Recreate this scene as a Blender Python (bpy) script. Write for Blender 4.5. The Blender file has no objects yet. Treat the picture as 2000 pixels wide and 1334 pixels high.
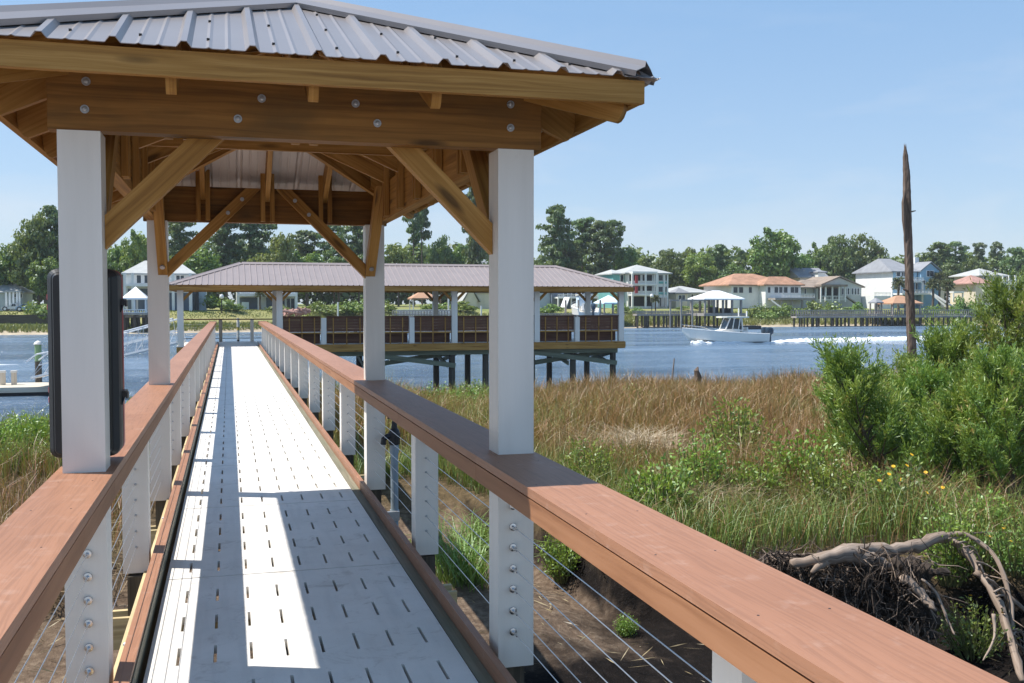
import bpy, math, random
import numpy as np
from mathutils import Vector, Matrix, noise as mnoise
R = math.radians
S = bpy.context.scene
COL = S.collection
rnd = random.Random(7)
# ------------------------------------------------------------------ camera
F_PX, CX, CY, EYE = 1950.0, 1000.0, 667.0, 1.65
PITCH = math.atan2(CY - 592.0, F_PX)
YAW = math.atan2(CX - 447.0, math.hypot(F_PX, CY - 592.0))
FW = Vector((math.sin(YAW) * math.cos(PITCH), math.cos(YAW) * math.cos(PITCH), -math.sin(PITCH)))
RT = Vector((math.cos(YAW), -math.sin(YAW), 0))
UP = RT.cross(FW)
def at(x, y, Y):
    """world point at distance Y along the walk for a direction measured on the photo"""
    d = FW * F_PX + RT * (x - CX) - UP * (y - CY)
    return Vector((0, 0, EYE)) + d * (Y / d.y)
def onz(x, y, z):
    d = FW * F_PX + RT * (x - CX) - UP * (y - CY)
    return Vector((0, 0, EYE)) + d * ((z - EYE) / d.z)
cam = bpy.data.cameras.new('camera'); co = bpy.data.objects.new('camera', cam); COL.objects.link(co)
cam.sensor_width = 36; cam.lens = 36 * F_PX / 2000; cam.clip_end = 6000; cam.clip_start = 0.05
co.matrix_world = Matrix.Translation((0, 0, EYE)) @ Matrix((RT, UP, -FW)).transposed().to_4x4()
S.camera = co
# ------------------------------------------------------------------ light
SUN = Vector((-0.56, 0.22, 1.0)).normalized()
sl = bpy.data.lights.new('sun', 'SUN'); sl.energy = 4.4; sl.angle = R(0.53); sl.color = (1, 0.955, 0.89)
so = bpy.data.objects.new('sun', sl); COL.objects.link(so)
so.rotation_euler = SUN.to_track_quat('Z', 'Y').to_euler(); so.location = (-30, 20, 60)
W = bpy.data.worlds.new('World'); S.world = W; W.use_nodes = True
S.view_settings.view_transform = 'Standard'; S.view_settings.look = 'None'
S.view_settings.exposure = 0.66; S.view_settings.gamma = 1.0
S.cycles.max_bounces = 6; S.cycles.transparent_max_bounces = 12
S.cycles.sample_clamp_indirect = 6.0; S.cycles.caustics_reflective = False; S.cycles.caustics_refractive = False
S.cycles.use_denoising = True

class G:
    """small node-graph helper"""
    def __init__(s, nt): s.nt = nt
    def n(s, typ, **kw):
        nd = s.nt.nodes.new('ShaderNode' + typ)
        for k, v in kw.items():
            if k.startswith('_'): setattr(nd, k[1:], v)
            else: s.set(nd.inputs[int(k[1:]) if k[0] == 'i' and k[1:].isdigit() else k.replace('__', ' ')], v)
        return nd
    def set(s, sock, v):
        if hasattr(v, 'outputs'): v = v.outputs[0]
        if isinstance(v, bpy.types.NodeSocket): s.nt.links.new(v, sock)
        else:
            if isinstance(v, (tuple, list)) and len(v) == 3 and sock.type == 'RGBA': v = (*v, 1)
            sock.default_value = v
    def ramp(s, fac, stops):
        r = s.nt.nodes.new('ShaderNodeValToRGB'); s.set(r.inputs[0], fac)
        e = r.color_ramp.elements
        while len(e) < len(stops): e.new(0.5)
        for i, (p, c) in enumerate(stops):
            e[i].position = p; e[i].color = (*c, 1) if len(c) == 3 else c
        return r
    def math(s, op, a, b=None):
        m = s.nt.nodes.new('ShaderNodeMath'); m.operation = op; s.set(m.inputs[0], a)
        if b is not None: s.set(m.inputs[1], b)
        return m
    def mix(s, f, a, b, typ='MIX'):
        m = s.nt.nodes.new('ShaderNodeMix'); m.data_type = 'RGBA'; m.blend_type = typ
        s.set(m.inputs[0], f); s.set(m.inputs[6], a); s.set(m.inputs[7], b)
        return m.outputs[2]
    def noise(s, vec, scale, detail=4, rough=0.55, dist=0.0):
        t = s.nt.nodes.new('ShaderNodeTexNoise')
        if vec is not None: s.set(t.inputs['Vector'], vec)
        t.inputs['Scale'].default_value = scale; t.inputs['Detail'].default_value = detail
        t.inputs['Roughness'].default_value = rough; t.inputs['Distortion'].default_value = dist
        return t
    def map(s, vec, scale=(1, 1, 1), loc=(0, 0, 0)):
        m = s.nt.nodes.new('ShaderNodeMapping'); s.set(m.inputs[0], vec)
        m.inputs['Scale'].default_value = scale; m.inputs['Location'].default_value = loc
        return m.outputs[0]
    def coord(s, w='UV'):
        return s.nt.nodes.new('ShaderNodeTexCoord').outputs[w]
    def pos(s): return s.nt.nodes.new('ShaderNodeNewGeometry').outputs['Position']
    def bump(s, h, strength=0.3, dist=0.01):
        b = s.nt.nodes.new('ShaderNodeBump'); s.set(b.inputs['Height'], h)
        b.inputs['Strength'].default_value = strength; b.inputs['Distance'].default_value = dist
        return b
def newmat(name):
    m = bpy.data.materials.new(name); m.use_nodes = True
    nt = m.node_tree; g = G(nt); p = nt.nodes['Principled BSDF']
    return m, g, p
def plain(name, c, rough=0.6, var=0.12, scale=3.0, metal=0.0, bump=0.0, bscale=60, spec=0.4):
    m, g, p = newmat(name)
    n = g.noise(g.coord('Object'), scale, 5, 0.6)
    lo = tuple(x * (1 - var) for x in c); hi = tuple(min(1, x * (1 + var)) for x in c)
    g.set(p.inputs['Base Color'], g.ramp(n.outputs[0], [(0.3, lo), (0.7, hi)]).outputs[0])
    p.inputs['Roughness'].default_value = rough; p.inputs['Metallic'].default_value = metal
    p.inputs['Specular IOR Level'].default_value = spec
    if bump: g.set(p.inputs['Normal'], g.bump(g.noise(g.coord('Object'), bscale, 3).outputs[0], bump, 0.004))
    return m
def wood(name, dark, mid, light, rough=0.62, knots=True, stain=None, gs=(1.1, 42)):
    m, g, p = newmat(name)
    uv = g.coord('UV')
    warp = g.noise(g.map(uv, (1.1, 5, 1)), 1.0, 3)
    v = g.mix(0.06, uv, warp.outputs[1], 'ADD')
    n1 = g.noise(g.map(v, (*gs, 1)), 1.0, 6, 0.62, 0.6)
    n2 = g.noise(g.map(v, (0.6, 9, 1)), 1.0, 3, 0.5)
    f = g.math('ADD', g.math('MULTIPLY', n1.outputs[0], 0.62), g.math('MULTIPLY', n2.outputs[0], 0.38))
    c = g.ramp(f, [(0.32, dark), (0.48, mid), (0.65, light)]).outputs[0]
    if knots:
        vo = g.n('TexVoronoi', Vector=g.map(uv, (1.5, 7.0, 1)), Scale=1.0)
        k = g.ramp(vo.outputs['Distance'], [(0.08, (1, 1, 1)), (0.17, (0, 0, 0))]).outputs[0]
        c = g.mix(g.math('MULTIPLY', k, 0.75), c, tuple(x * 0.25 for x in dark))
    if stain:
        s = g.noise(g.map(uv, (1.2, 2.4, 1)), 1.0, 4, 0.6)
        c = g.mix(g.ramp(s.outputs[0], [(0.48, (0, 0, 0)), (0.72, (0.8, 0.8, 0.8))]).outputs[0], c, stain)
    g.set(p.inputs['Base Color'], c); p.inputs['Roughness'].default_value = rough
    p.inputs['Specular IOR Level'].default_value = 0.3
    g.set(p.inputs['Normal'], g.bump(n1.outputs[0], 0.22, 0.003))
    return m
M = {}
M['pine'] = wood('treated_pine', (0.16, 0.066, 0.011), (0.36, 0.180, 0.040), (0.52, 0.29, 0.085))
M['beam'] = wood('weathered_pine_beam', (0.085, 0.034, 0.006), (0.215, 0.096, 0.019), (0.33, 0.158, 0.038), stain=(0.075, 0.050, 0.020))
M['stringer'] = wood('pale_pine', (0.36, 0.26, 0.13), (0.55, 0.43, 0.23), (0.66, 0.54, 0.32), stain=(0.30, 0.29, 0.17))
M['greywood'] = wood('grey_weathered_wood', (0.16, 0.14, 0.12), (0.31, 0.28, 0.24), (0.44, 0.41, 0.36), knots=False)
M['curbwood'] = wood('green_grey_pine', (0.11, 0.10, 0.07), (0.20, 0.185, 0.13), (0.29, 0.27, 0.195), stain=(0.16, 0.18, 0.12))
M['pile'] = wood('dark_pile_wood', (0.035, 0.03, 0.024), (0.075, 0.062, 0.048), (0.14, 0.12, 0.09), knots=False)
M['greenwood'] = wood('green_treated_wood', (0.09, 0.10, 0.07), (0.16, 0.175, 0.12), (0.24, 0.25, 0.18), knots=False)
M['benchwood'] = wood('dark_red_brown_composite', (0.055, 0.024, 0.016), (0.125, 0.055, 0.033), (0.18, 0.085, 0.052), knots=False)
def composite(name, a, b, rough=0.5):
    m, g, p = newmat(name)
    uv = g.coord('UV')
    w = g.noise(g.map(uv, (1.2, 4, 1)), 1.0, 2)
    v = g.mix(0.07, uv, w.outputs[1], 'ADD')
    n1 = g.noise(g.map(v, (2.6, 95, 1)), 1.0, 5, 0.6, 0.3)
    n2 = g.noise(g.map(uv, (0.7, 2.5, 1)), 1.0, 3)
    n3 = g.noise(uv, 9, 5, 0.7)
    c = g.ramp(n2.outputs[0], [(0.3, a), (0.7, b)]).outputs[0]
    c = g.mix(g.math('MULTIPLY', g.ramp(n1.outputs[0], [(0.42, (1, 1, 1)), (0.52, (0, 0, 0))]).outputs[0], 0.34), c, tuple(x * 0.6 for x in a))
    c = g.mix(g.ramp(n3.outputs[0], [(0.55, (0, 0, 0)), (0.8, (0.35, 0.35, 0.35))]).outputs[0], c, (0.55, 0.40, 0.33))
    g.set(p.inputs['Base Color'], c); p.inputs['Roughness'].default_value = rough
    p.inputs['Specular IOR Level'].default_value = 0.32
    g.set(p.inputs['Normal'], g.bump(n1.outputs[0], 0.35, 0.002))
    return m
M['comp'] = composite('brown_composite_board', (0.315, 0.150, 0.084), (0.378, 0.188, 0.110))
M['compface'] = wood('orange_brown_composite_face', (0.20, 0.085, 0.038), (0.31, 0.145, 0.070), (0.38, 0.19, 0.10), knots=False, gs=(0.8, 15))
M['white'] = plain('white_vinyl', (0.77, 0.725, 0.655), 0.42, 0.07, 3.5)
def whitemat():
    m, g, p = newmat('white_vinyl')
    o = g.pos(); n = g.noise(g.map(o, (9, 9, .7)), 1.0, 5, .65); n2 = g.noise(o, 6, 6, .7)
    c = g.ramp(n.outputs[0], [(.35, (.735, .69, .62)), (.6, (.785, .74, .67))]).outputs[0]
    c = g.mix(g.ramp(n2.outputs[0], [(.66, (0, 0, 0)), (.82, (.35, .35, .35))]).outputs[0], c, (.50, .45, .37))
    g.set(p.inputs['Base Color'], c); p.inputs['Roughness'].default_value = .45
    g.set(p.inputs['Normal'], g.bump(g.noise(g.map(o, (60, 60, 3)), 1.0, 3).outputs[0], .08, .002)); return m
M['white'] = whitemat()
def deckmat():
    m, g, p = newmat('white_deck_panel')
    o = g.pos()
    n = g.noise(o, 1.6, 6, 0.65); n2 = g.noise(o, 35, 4, 0.6); n3 = g.noise(g.map(o, (14, 1.2, 1)), 1.0, 4)
    c = g.ramp(n.outputs[0], [(0.25, (0.66, 0.63, 0.57)), (0.6, (0.80, 0.765, 0.705))]).outputs[0]
    c = g.mix(g.ramp(n2.outputs[0], [(0.62, (0, 0, 0)), (0.78, (0.5, 0.5, 0.5))]).outputs[0], c, (0.5, 0.44, 0.36))
    c = g.mix(g.ramp(n3.outputs[0], [(0.50, (0, 0, 0)), (0.75, (0.45, 0.45, 0.45))]).outputs[0], c, (0.55, 0.52, 0.48))
    n4 = g.noise(o, 4.5, 7, 0.75, 0.8)
    c = g.mix(g.ramp(n4.outputs[0], [(0.56, (0, 0, 0)), (0.70, (0.7, 0.7, 0.7))]).outputs[0], c, (0.42, 0.37, 0.31))
    oi = g.nt.nodes.new('ShaderNodeObjectInfo')
    c = g.mix(g.math('MULTIPLY', oi.outputs['Random'], .22), c, (0.52, 0.50, 0.47))
    g.set(p.inputs['Base Color'], c); p.inputs['Roughness'].default_value = 0.55
    g.set(p.inputs['Normal'], g.bump(n2.outputs[0], 0.12, 0.002))
    return m
M['deck'] = deckmat()
M['roof'] = plain('taupe_painted_metal', (0.30, 0.272, 0.262), 0.30, 0.05, 2.0, metal=0.25, spec=0.6)
M['roofunder'] = plain('pale_metal_underside', (0.62, 0.56, 0.53), 0.5, 0.06, 2.0)
M['farroof'] = plain('mauve_brown_painted_metal', (0.30, 0.252, 0.240), 0.42, 0.06, 2.0, metal=0.1)
M['steel'] = plain('stainless_steel', (0.62, 0.62, 0.63), 0.22, 0.05, 5, metal=1.0)
M['galv'] = plain('galvanised_steel', (0.45, 0.46, 0.47), 0.45, 0.15, 40, metal=0.7)
M['cable'] = plain('steel_cable', (0.55, 0.55, 0.56), 0.35, 0.05, 5, metal=0.9)
M['black'] = plain('black_plastic', (0.018, 0.018, 0.02), 0.42, 0.2, 4)
M['dgrey'] = plain('dark_grey_plastic', (0.022, 0.024, 0.027), 0.5, 0.15, 4)
M['red'] = plain('red_plastic', (0.42, 0.012, 0.03), 0.35, 0.1, 4)
M['pvc'] = plain('grey_pipe', (0.27, 0.33, 0.38), 0.45, 0.12, 8)
M['alu'] = plain('aluminium', (0.72, 0.73, 0.74), 0.35, 0.05, 3, metal=0.5)
M['iron'] = plain('black_iron', (0.02, 0.02, 0.022), 0.45, 0.1, 6)

# ------------------------------------------------------------------ mesh building
def thing(name, label, cat, loc=(0, 0, 0), group=None, kind=None):
    o = bpy.data.objects.new(name, None); COL.objects.link(o); o.location = loc; o.empty_display_size = 0.2
    o['label'] = label; o['category'] = cat
    if group: o['group'] = group
    if kind: o['kind'] = kind
    return o
def tag(o, label=None, cat=None, group=None, kind=None):
    if label: o['label'] = label
    if cat: o['category'] = cat
    if group: o['group'] = group
    if kind: o['kind'] = kind
    return o
def origin_of(p):
    v = Vector((0, 0, 0))
    while p is not None:
        v += p.location; p = p.parent
    return v
def copy_tree(o, parent=None):
    c = o.copy(); COL.objects.link(c)
    if parent is not None: c.parent = parent
    for ch in list(o.children): copy_tree(ch, c)
    return c
def place(o, loc, rz=0.0, sc=(1, 1, 1), label=None, group=None, **kw):
    o.location = loc; o.rotation_euler = (0, 0, rz); o.scale = sc if isinstance(sc, tuple) else (sc, sc, sc)
    if label: o['label'] = label
    if group: o['group'] = group
    return o
class MB:
    def __init__(s): s.v = []; s.f = []; s.uv = []; s.mi = []; s.m = 0
    def quad(s, pts, uvs=None):
        i = len(s.v); s.v += [tuple(p) for p in pts]; s.f.append(tuple(range(i, i + len(pts)))); s.mi.append(s.m)
        s.uv += uvs if uvs else [(p[0], p[1] + p[2]) for p in pts]
    def obox(s, c, ex, ey, ez):
        """box from centre and three half vectors; the grain follows the longest"""
        c = Vector(c); E = [Vector(ex), Vector(ey), Vector(ez)]
        L = [e.length for e in E]; lo = L.index(max(L)); o = (rnd.random() * 30, rnd.random() * 30)
        if E[0].cross(E[1]).dot(E[2]) < 0: E[2] = -E[2]
        for a, b, k in ((0, 1, 2), (1, 2, 0), (2, 0, 1)):
            for sg in (1, -1):
                q = []; uv = []
                cs = [(-1, -1), (1, -1), (1, 1), (-1, 1)]
                if sg < 0: cs = cs[::-1]
                for i, j in cs:
                    q.append(c + E[k] * sg + E[a] * i + E[b] * j)
                    ua, ub = i * L[a], j * L[b]
                    uv.append((o[0] + (ua if a == lo else ub), o[1] + k * 3 + sg + (ub if a == lo else ua)) if lo in (a, b)
                              else (o[0] + ua * 0.3, o[1] + ub))
                s.quad(q, uv)
        return s
    def box(s, x0, x1, y0, y1, z0, z1):
        return s.obox(((x0 + x1) / 2, (y0 + y1) / 2, (z0 + z1) / 2), ((x1 - x0) / 2, 0, 0), (0, (y1 - y0) / 2, 0), (0, 0, (z1 - z0) / 2))
    def bar(s, p0, p1, w, h, up=(0, 0, 1)):
        p0 = Vector(p0); p1 = Vector(p1); d = p1 - p0; u = Vector(up)
        if abs(d.normalized().dot(u)) > 0.99: u = Vector((0, 1, 0))
        x = d.cross(u).normalized(); z = x.cross(d).normalized()
        return s.obox((p0 + p1) / 2, d / 2, x * w / 2, z * h / 2)
    def tube(s, pts, rad, n=8, cap=True, jit=0.0):
        pts = [Vector(p) for p in pts]
        if not isinstance(rad, (list, tuple)): rad = [rad] * len(pts)
        rings = []; L = 0; ux = None; o = rnd.random() * 20
        for i, p in enumerate(pts):
            d = (pts[min(i + 1, len(pts) - 1)] - pts[max(i - 1, 0)]).normalized()
            if ux is None:
                ux = d.cross(Vector((0, 0, 1)));
                if ux.length < 0.05: ux = Vector((1, 0, 0))
            ux = (ux - d * ux.dot(d)).normalized(); uy = d.cross(ux)
            if i: L += (p - pts[i - 1]).length
            base = len(s.v)
            for k in range(n):
                a = 2 * math.pi * k / n; r = rad[i] * (1 + jit * (rnd.random() - 0.5))
                s.v.append(tuple(p + ux * math.cos(a) * r + uy * math.sin(a) * r))
            rings.append((base, L))
        for (b0, l0), (b1, l1) in zip(rings, rings[1:]):
            for k in range(n):
                k2 = (k + 1) % n
                s.f.append((b0 + k, b0 + k2, b1 + k2, b1 + k)); s.mi.append(s.m)
                r = max(rad) * 6.28 / n
                s.uv += [(o + l0, k * r), (o + l0, (k + 1) * r), (o + l1, (k + 1) * r), (o + l1, k * r)]
        if cap:
            for (b, l), rev in ((rings[0], True), (rings[-1], False)):
                idx = [b + k for k in range(n)]
                if rev: idx = idx[::-1]
                s.f.append(tuple(idx)); s.mi.append(s.m); s.uv += [(o + 0.02 * k, 0.3) for k in range(n)]
        return s
    def cyl(s, p0, p1, r, n=12, r2=None): return s.tube([p0, p1], [r, r if r2 is None else r2], n)
    def prism(s, pts, vec):
        """polygon (3-D points, planar) swept by vec"""
        pts = [Vector(p) for p in pts]; vec = Vector(vec); n = len(pts)
        nrm = Vector((0, 0, 0))
        for i in range(n): nrm += pts[i].cross(pts[(i + 1) % n])
        if nrm.dot(vec) > 0: pts = pts[::-1]
        far = max(((a - b).length, i, j) for i, a in enumerate(pts) for j, b in enumerate(pts))
        ax = (pts[far[2]] - pts[far[1]]).normalized(); ay = nrm.normalized().cross(ax); o = (rnd.random() * 30, rnd.random() * 30)
        U = lambda p: (o[0] + p.dot(ax), o[1] + p.dot(ay))
        s.quad(pts, [U(p) for p in pts])
        q = [p + vec for p in pts][::-1]; s.quad(q, [U(p) for p in q])
        vl = vec.length
        for i in range(n):
            a, b = pts[i], pts[(i + 1) % n]
            s.quad([b, a, a + vec, b + vec], [(U(b)[0], o[1] + 5), (U(a)[0], o[1] + 5), (U(a)[0], o[1] + 5 + vl), (U(b)[0], o[1] + 5 + vl)])
        return s
    def lathe(s, c, prof, n=14):
        """profile [(r, z)] turned about a vertical axis through c"""
        c = Vector(c); b = len(s.v)
        for r, z in prof:
            for k in range(n):
                a = 2 * math.pi * k / n; s.v.append((c.x + r * math.cos(a), c.y + r * math.sin(a), c.z + z))
        for i in range(len(prof) - 1):
            for k in range(n):
                k2 = (k + 1) % n
                s.f.append((b + i * n + k, b + i * n + k2, b + (i + 1) * n + k2, b + (i + 1) * n + k)); s.mi.append(s.m)
                s.uv += [(k * .05, i * .05), (k * .05 + .05, i * .05), (k * .05 + .05, i * .05 + .05), (k * .05, i * .05 + .05)]
        return s
    def build(s, name, mat, parent=None, bevel=0.0, smooth=False, seg=1):
        me = bpy.data.meshes.new(name)
        off = origin_of(parent)
        me.from_pydata([(x - off.x, y - off.y, z - off.z) for x, y, z in s.v], [], s.f)
        ul = me.uv_layers.new(name='UVMap'); ul.data.foreach_set('uv', np.array(s.uv, np.float32).ravel())
        for m in (mat if isinstance(mat, (list, tuple)) else [mat]): me.materials.append(m)
        if any(s.mi): me.polygons.foreach_set('material_index', s.mi)
        if smooth: me.polygons.foreach_set('use_smooth', [True] * len(s.f))
        me.update()
        o = bpy.data.objects.new(name, me); COL.objects.link(o)
        if parent is not None: o.parent = parent
        if bevel:
            b = o.modifiers.new('bevel', 'BEVEL'); b.width = bevel; b.segments = seg; b.limit_method = 'ANGLE'
        return o
def npmesh(name, V, Fc, uv, mat, parent=None, smooth=False):
    """V (n,3), Fc (m,k) indices, uv (m*k,2)"""
    me = bpy.data.meshes.new(name)
    m, k = Fc.shape
    me.vertices.add(len(V)); me.vertices.foreach_set('co', V.astype(np.float32).ravel())
    me.loops.add(m * k); me.loops.foreach_set('vertex_index', Fc.astype(np.int32).ravel())
    me.polygons.add(m); me.polygons.foreach_set('loop_start', np.arange(0, m * k, k, dtype=np.int32))
    try: me.polygons.foreach_set('loop_total', np.full(m, k, np.int32))
    except Exception: pass
    ul = me.uv_layers.new(name='UVMap'); ul.data.foreach_set('uv', uv.astype(np.float32).ravel())
    me.materials.append(mat); me.update(calc_edges=True); me.validate()
    if smooth: me.polygons.foreach_set('use_smooth', [True] * m)
    o = bpy.data.objects.new(name, me); COL.objects.link(o)
    if parent is not None: o.parent = parent
    return o
# ================================================================== GAZEBO
PL0, PL1, PR0, PR1 = -0.665, -0.50, 1.19, 1.36       # posts, left and right
PN0, PN1, PF0, PF1 = 4.43, 4.60, 9.04, 9.21          # posts, near and far
BZ0, BZ1 = 2.356, 2.66                               # beam
gz = thing('gazebo', 'brown metal hip roofed timber gazebo on four white posts over the near walkway', 'gazebo', (0.3475, 6.82, 0))
posts = {}
for nm, x0, x1, y0, y1 in (('L', PL0, PL1, PN0, PN1), ('R', PR0, PR1, PN0, PN1), ('l', PL0, PL1, PF0, PF1), ('r', PR0, PR1, PF0, PF1)):
    posts[nm] = MB().box(x0, x1, y0, y1, -0.05, BZ0 - 0.001).build('post', M['white'], gz, 0.005, seg=2)
# beams
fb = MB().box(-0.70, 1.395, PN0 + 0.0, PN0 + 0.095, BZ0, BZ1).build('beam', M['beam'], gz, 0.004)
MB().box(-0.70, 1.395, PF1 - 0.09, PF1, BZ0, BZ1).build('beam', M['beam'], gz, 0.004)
for x0, x1 in ((PL0, PL0 + 0.085), (PR1 - 0.085, PR1)):
    MB().box(x0, x1, PN0 + 0.097, PF1 - 0.092, BZ0 + 0.001, BZ1 - 0.001).build('beam', M['pine'], gz, 0.004)
for x, z in ((-.551, 2.554), (-.558, 2.441), (.144, 2.523), (.045, 2.432), (.543, 2.523), (.638, 2.442), (1.248, 2.557), (1.248, 2.451)):
    b = MB(); b.cyl((x, PN0 - 0.005, z), (x, PN0 + 0.002, z), 0.0175, 14); b.tube([(x, PN0 - 0.014, z), (x, PN0 - 0.011, z), (x, PN0 - 0.005, z)], [0.004, 0.010, 0.012], 12)
    b.build('bolt', M['galv'], fb)
# braces
def brace_xz(xp, sg, zlo, zhi, xt, y0, y1, ztop, name='brace'):
    """from the post face at xp leaning towards sg, lower edge from (xp, zlo), width up the post zhi-zlo"""
    run = ztop - zlo; run2 = ztop - zhi
    pts = [(xp, y0, zlo), (xp + sg * run, y0, ztop), (xp + sg * run2, y0, ztop), (xp, y0, zhi)]
    return MB().prism(pts, (0, y1 - y0, 0)).build(name, M['pine'], gz, 0.004)
f1 = brace_xz(PL1 + .001, 1, 1.878, 2.02, 0, PN0 + 0.098, PN1 - 0.005, 2.60)
f2 = brace_xz(PR0 - .001, -1, 1.878, 2.02, 0, PN0 + 0.098, PN1 - 0.005, 2.60)
r1 = brace_xz(PL1 + .001, 1, 1.872, 2.00, 0, PF0 - 0.005, PF1 - 0.092, 2.65)
r2 = brace_xz(PR0 - .001, -1, 1.872, 2.00, 0, PF0 - 0.005, PF1 - 0.092, 2.65)
for br, sg, xp in ((r1, 1, PL1), (r2, -1, PR0)):
    for dz in (0.56, 0.68):
        x = xp + sg * (dz - 0.06); z = 1.872 + dz
        MB().cyl((x, PF0 - 0.018, z), (x, PF0 - 0.004, z), 0.017, 12).build('bolt', M['galv'], br)
def brace_yz(yp, sg, x0, x1, ztop):
    zlo, zhi = 1.89, 2.03
    run = ztop - zlo; run2 = ztop - zhi
    pts = [(x0, yp, zlo), (x0, yp + sg * run, ztop), (x0, yp + sg * run2, ztop), (x0, yp, zhi)]
    o = MB().prism(pts, (x1 - x0, 0, 0)).build('brace', M['pine'], gz, 0.004)
    y = yp + sg * 0.045; z = zlo + 0.10
    n = Vector((0, sg, -1)).normalized(); c = Vector(((x0 + x1) / 2, yp + sg * 0.07, zlo + 0.07))
    MB().cyl(c - n * 0.002, c + n * 0.016, 0.020, 12).build('bolt', M['galv'], o)
for x0, x1 in ((PR0, PR1 - 0.087), (PL0 + 0.087, PL1)):
    brace_yz(PN1 + .001, 1, x0, x1, 2.62); brace_yz(PF0 - 0.008, -1, x0, x1, 2.62)
# roof
EX0, EX1, EY0, EY1, EZ, SL = -1.095, 1.79, 3.98, 9.46, 2.612, 0.42
HW = (EX1 - EX0) / 2; XC = (EX0 + EX1) / 2
def roof_sheet(p0, e, n, L, half, parent, mats, phase, pitch=0.25, rib=0.022, sl=SL, minor=True, name='roof_panel', solid=0.003):
    p0 = Vector(p0); e = Vector(e); n = Vector(n)
    up = (Vector((0, 0, 1)) - n * sl).normalized()
    prof = []
    s0 = phase % pitch - pitch
    while s0 < L + pitch:
        prof += [(s0 - 0.028, 0), (s0 - 0.011, rib), (s0 + 0.011, rib), (s0 + 0.028, 0)]
        if minor:
            for q in (0.36, 0.64): prof += [(s0 + pitch * q - 0.012, 0), (s0 + pitch * q, 0.0045), (s0 + pitch * q + 0.012, 0)]
        s0 += pitch
    def h(s):
        for (a, ha), (b, hb) in zip(prof, prof[1:]):
            if a <= s <= b: return ha + (hb - ha) * (s - a) / max(1e-6, b - a)
        return 0
    ss = sorted({round(a, 5) for a, _ in prof if 0 < a < L} | {0.0, L} | {x for x in (half, L - half) if 0 < x < L})
    mb = MB(); mb.m = 0
    def run(s): return max(0.0, min(s, L - s, half) - 0.015)
    for a, b in zip(ss, ss[1:]):
        q = []
        for s_, t in ((a, 0), (b, 0), (b, run(b)), (a, run(a))):
            q.append(p0 + e * s_ + n * t + Vector((0, 0, sl * t)) + up * h(s_))
        if (q[3] - q[0]).length < 1e-4: q = q[:3]
        elif (q[2] - q[1]).length < 1e-4: q = [q[0], q[1], q[3]]
        nn = (q[1] - q[0]).cross(q[2] - q[0])
        if nn.z < 0: q = q[::-1]
        mb.quad(q, [((p - p0).dot(n), (p - p0).dot(e)) for p in q])
    o = mb.build(name, mats, parent)
    sm = o.modifiers.new('sheet', 'SOLIDIFY'); sm.thickness = solid; sm.offset = -1; sm.use_even_offset = False
    sm.material_offset = 1; sm.material_offset_rim = 0
    return o
def hip_caps(c, parent, mat, x0, x1, y0, y1, z, half, sl, along='Y', wid=0.15):
    """caps on four hips and the ridge of a hip roof over x0..x1, y0..y1"""
    if along == 'Y':
        xc = (x0 + x1) / 2; A = Vector((xc, y0 + half, z + sl * half)); B = Vector((xc, y1 - half, z + sl * half))
        hips = [((x0, y0), A), ((x1, y0), A), ((x0, y1), B), ((x1, y1), B)]
    else:
        yc = (y0 + y1) / 2; A = Vector((x0 + half, yc, z + sl * half)); B = Vector((x1 - half, yc, z + sl * half))
        hips = [((x0, y0), A), ((x0, y1), A), ((x1, y0), B), ((x1, y1), B)]
    def cap(p, q, n1, n2, name):
        d = (q - p).normalized(); p = p + d * 0.07
        mb = MB(); prev = None
        lift = Vector((0, 0, 1))
        lay = []
        for k in (-1, 1):
            nn = n1 if k < 0 else n2
            t = d.cross(nn)
            if t.z > 0: t = -t
            t.normalize()
            lay.append((nn, t))
        rows = []
        n_, t_ = lay[0]; rows += [t_ * wid + n_ * 0.010 - lift * 0.004, t_ * wid + n_ * 0.030, t_ * (wid * 0.22) + n_ * 0.040]
        rows += [lift * 0.062]
        n_, t_ = lay[1]; rows += [t_ * (wid * 0.22) + n_ * 0.040, t_ * wid + n_ * 0.030, t_ * wid + n_ * 0.010 - lift * 0.004]
        for a, b in zip(rows, rows[1:]):
            qd = [p + a, q + a, q + b, p + b]
            if (qd[1] - qd[0]).cross(qd[2] - qd[0]).z < 0: qd = qd[::-1]
            mb.quad(qd)
        o = mb.build(name, mat, parent)
        sm = o.modifiers.new('sheet', 'SOLIDIFY'); sm.thickness = 0.003; sm.offset = -1
    for (cx, cy), T in hips:
        sx = 1 if cx < (x0 + x1) / 2 else -1; sy = 1 if cy < (y0 + y1) / 2 else -1
        n1 = Vector((-sx * sl, 0, 1)).normalized(); n2 = Vector((0, -sy * sl, 1)).normalized()
        cap(Vector((cx, cy, z)), T, n1, n2, 'hip_cap')
    if (B - A).length > 0.3:
        if along == 'Y': cap(A, B, Vector((-sl, 0, 1)).normalized(), Vector((sl, 0, 1)).normalized(), 'ridge_cap')
        else: cap(A, B, Vector((0, -sl, 1)).normalized(), Vector((0, sl, 1)).normalized(), 'ridge_cap')
RM = [M['roof'], M['roofunder']]
front = roof_sheet((EX0, EY0, EZ), (1, 0, 0), (0, 1, 0), EX1 - EX0, HW, gz, RM, XC - EX0)
roof_sheet((EX1, EY1, EZ), (-1, 0, 0), (0, -1, 0), EX1 - EX0, HW, gz, RM, XC - EX0)
roof_sheet((EX1, EY0, EZ), (0, 1, 0), (-1, 0, 0), EY1 - EY0, HW, gz, RM, 0.1)
roof_sheet((EX0, EY1, EZ), (0, -1, 0), (1, 0, 0), EY1 - EY0, HW, gz, RM, 0.1)
scr = MB()
nf = Vector((0, -SL, 1)).normalized()
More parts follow.
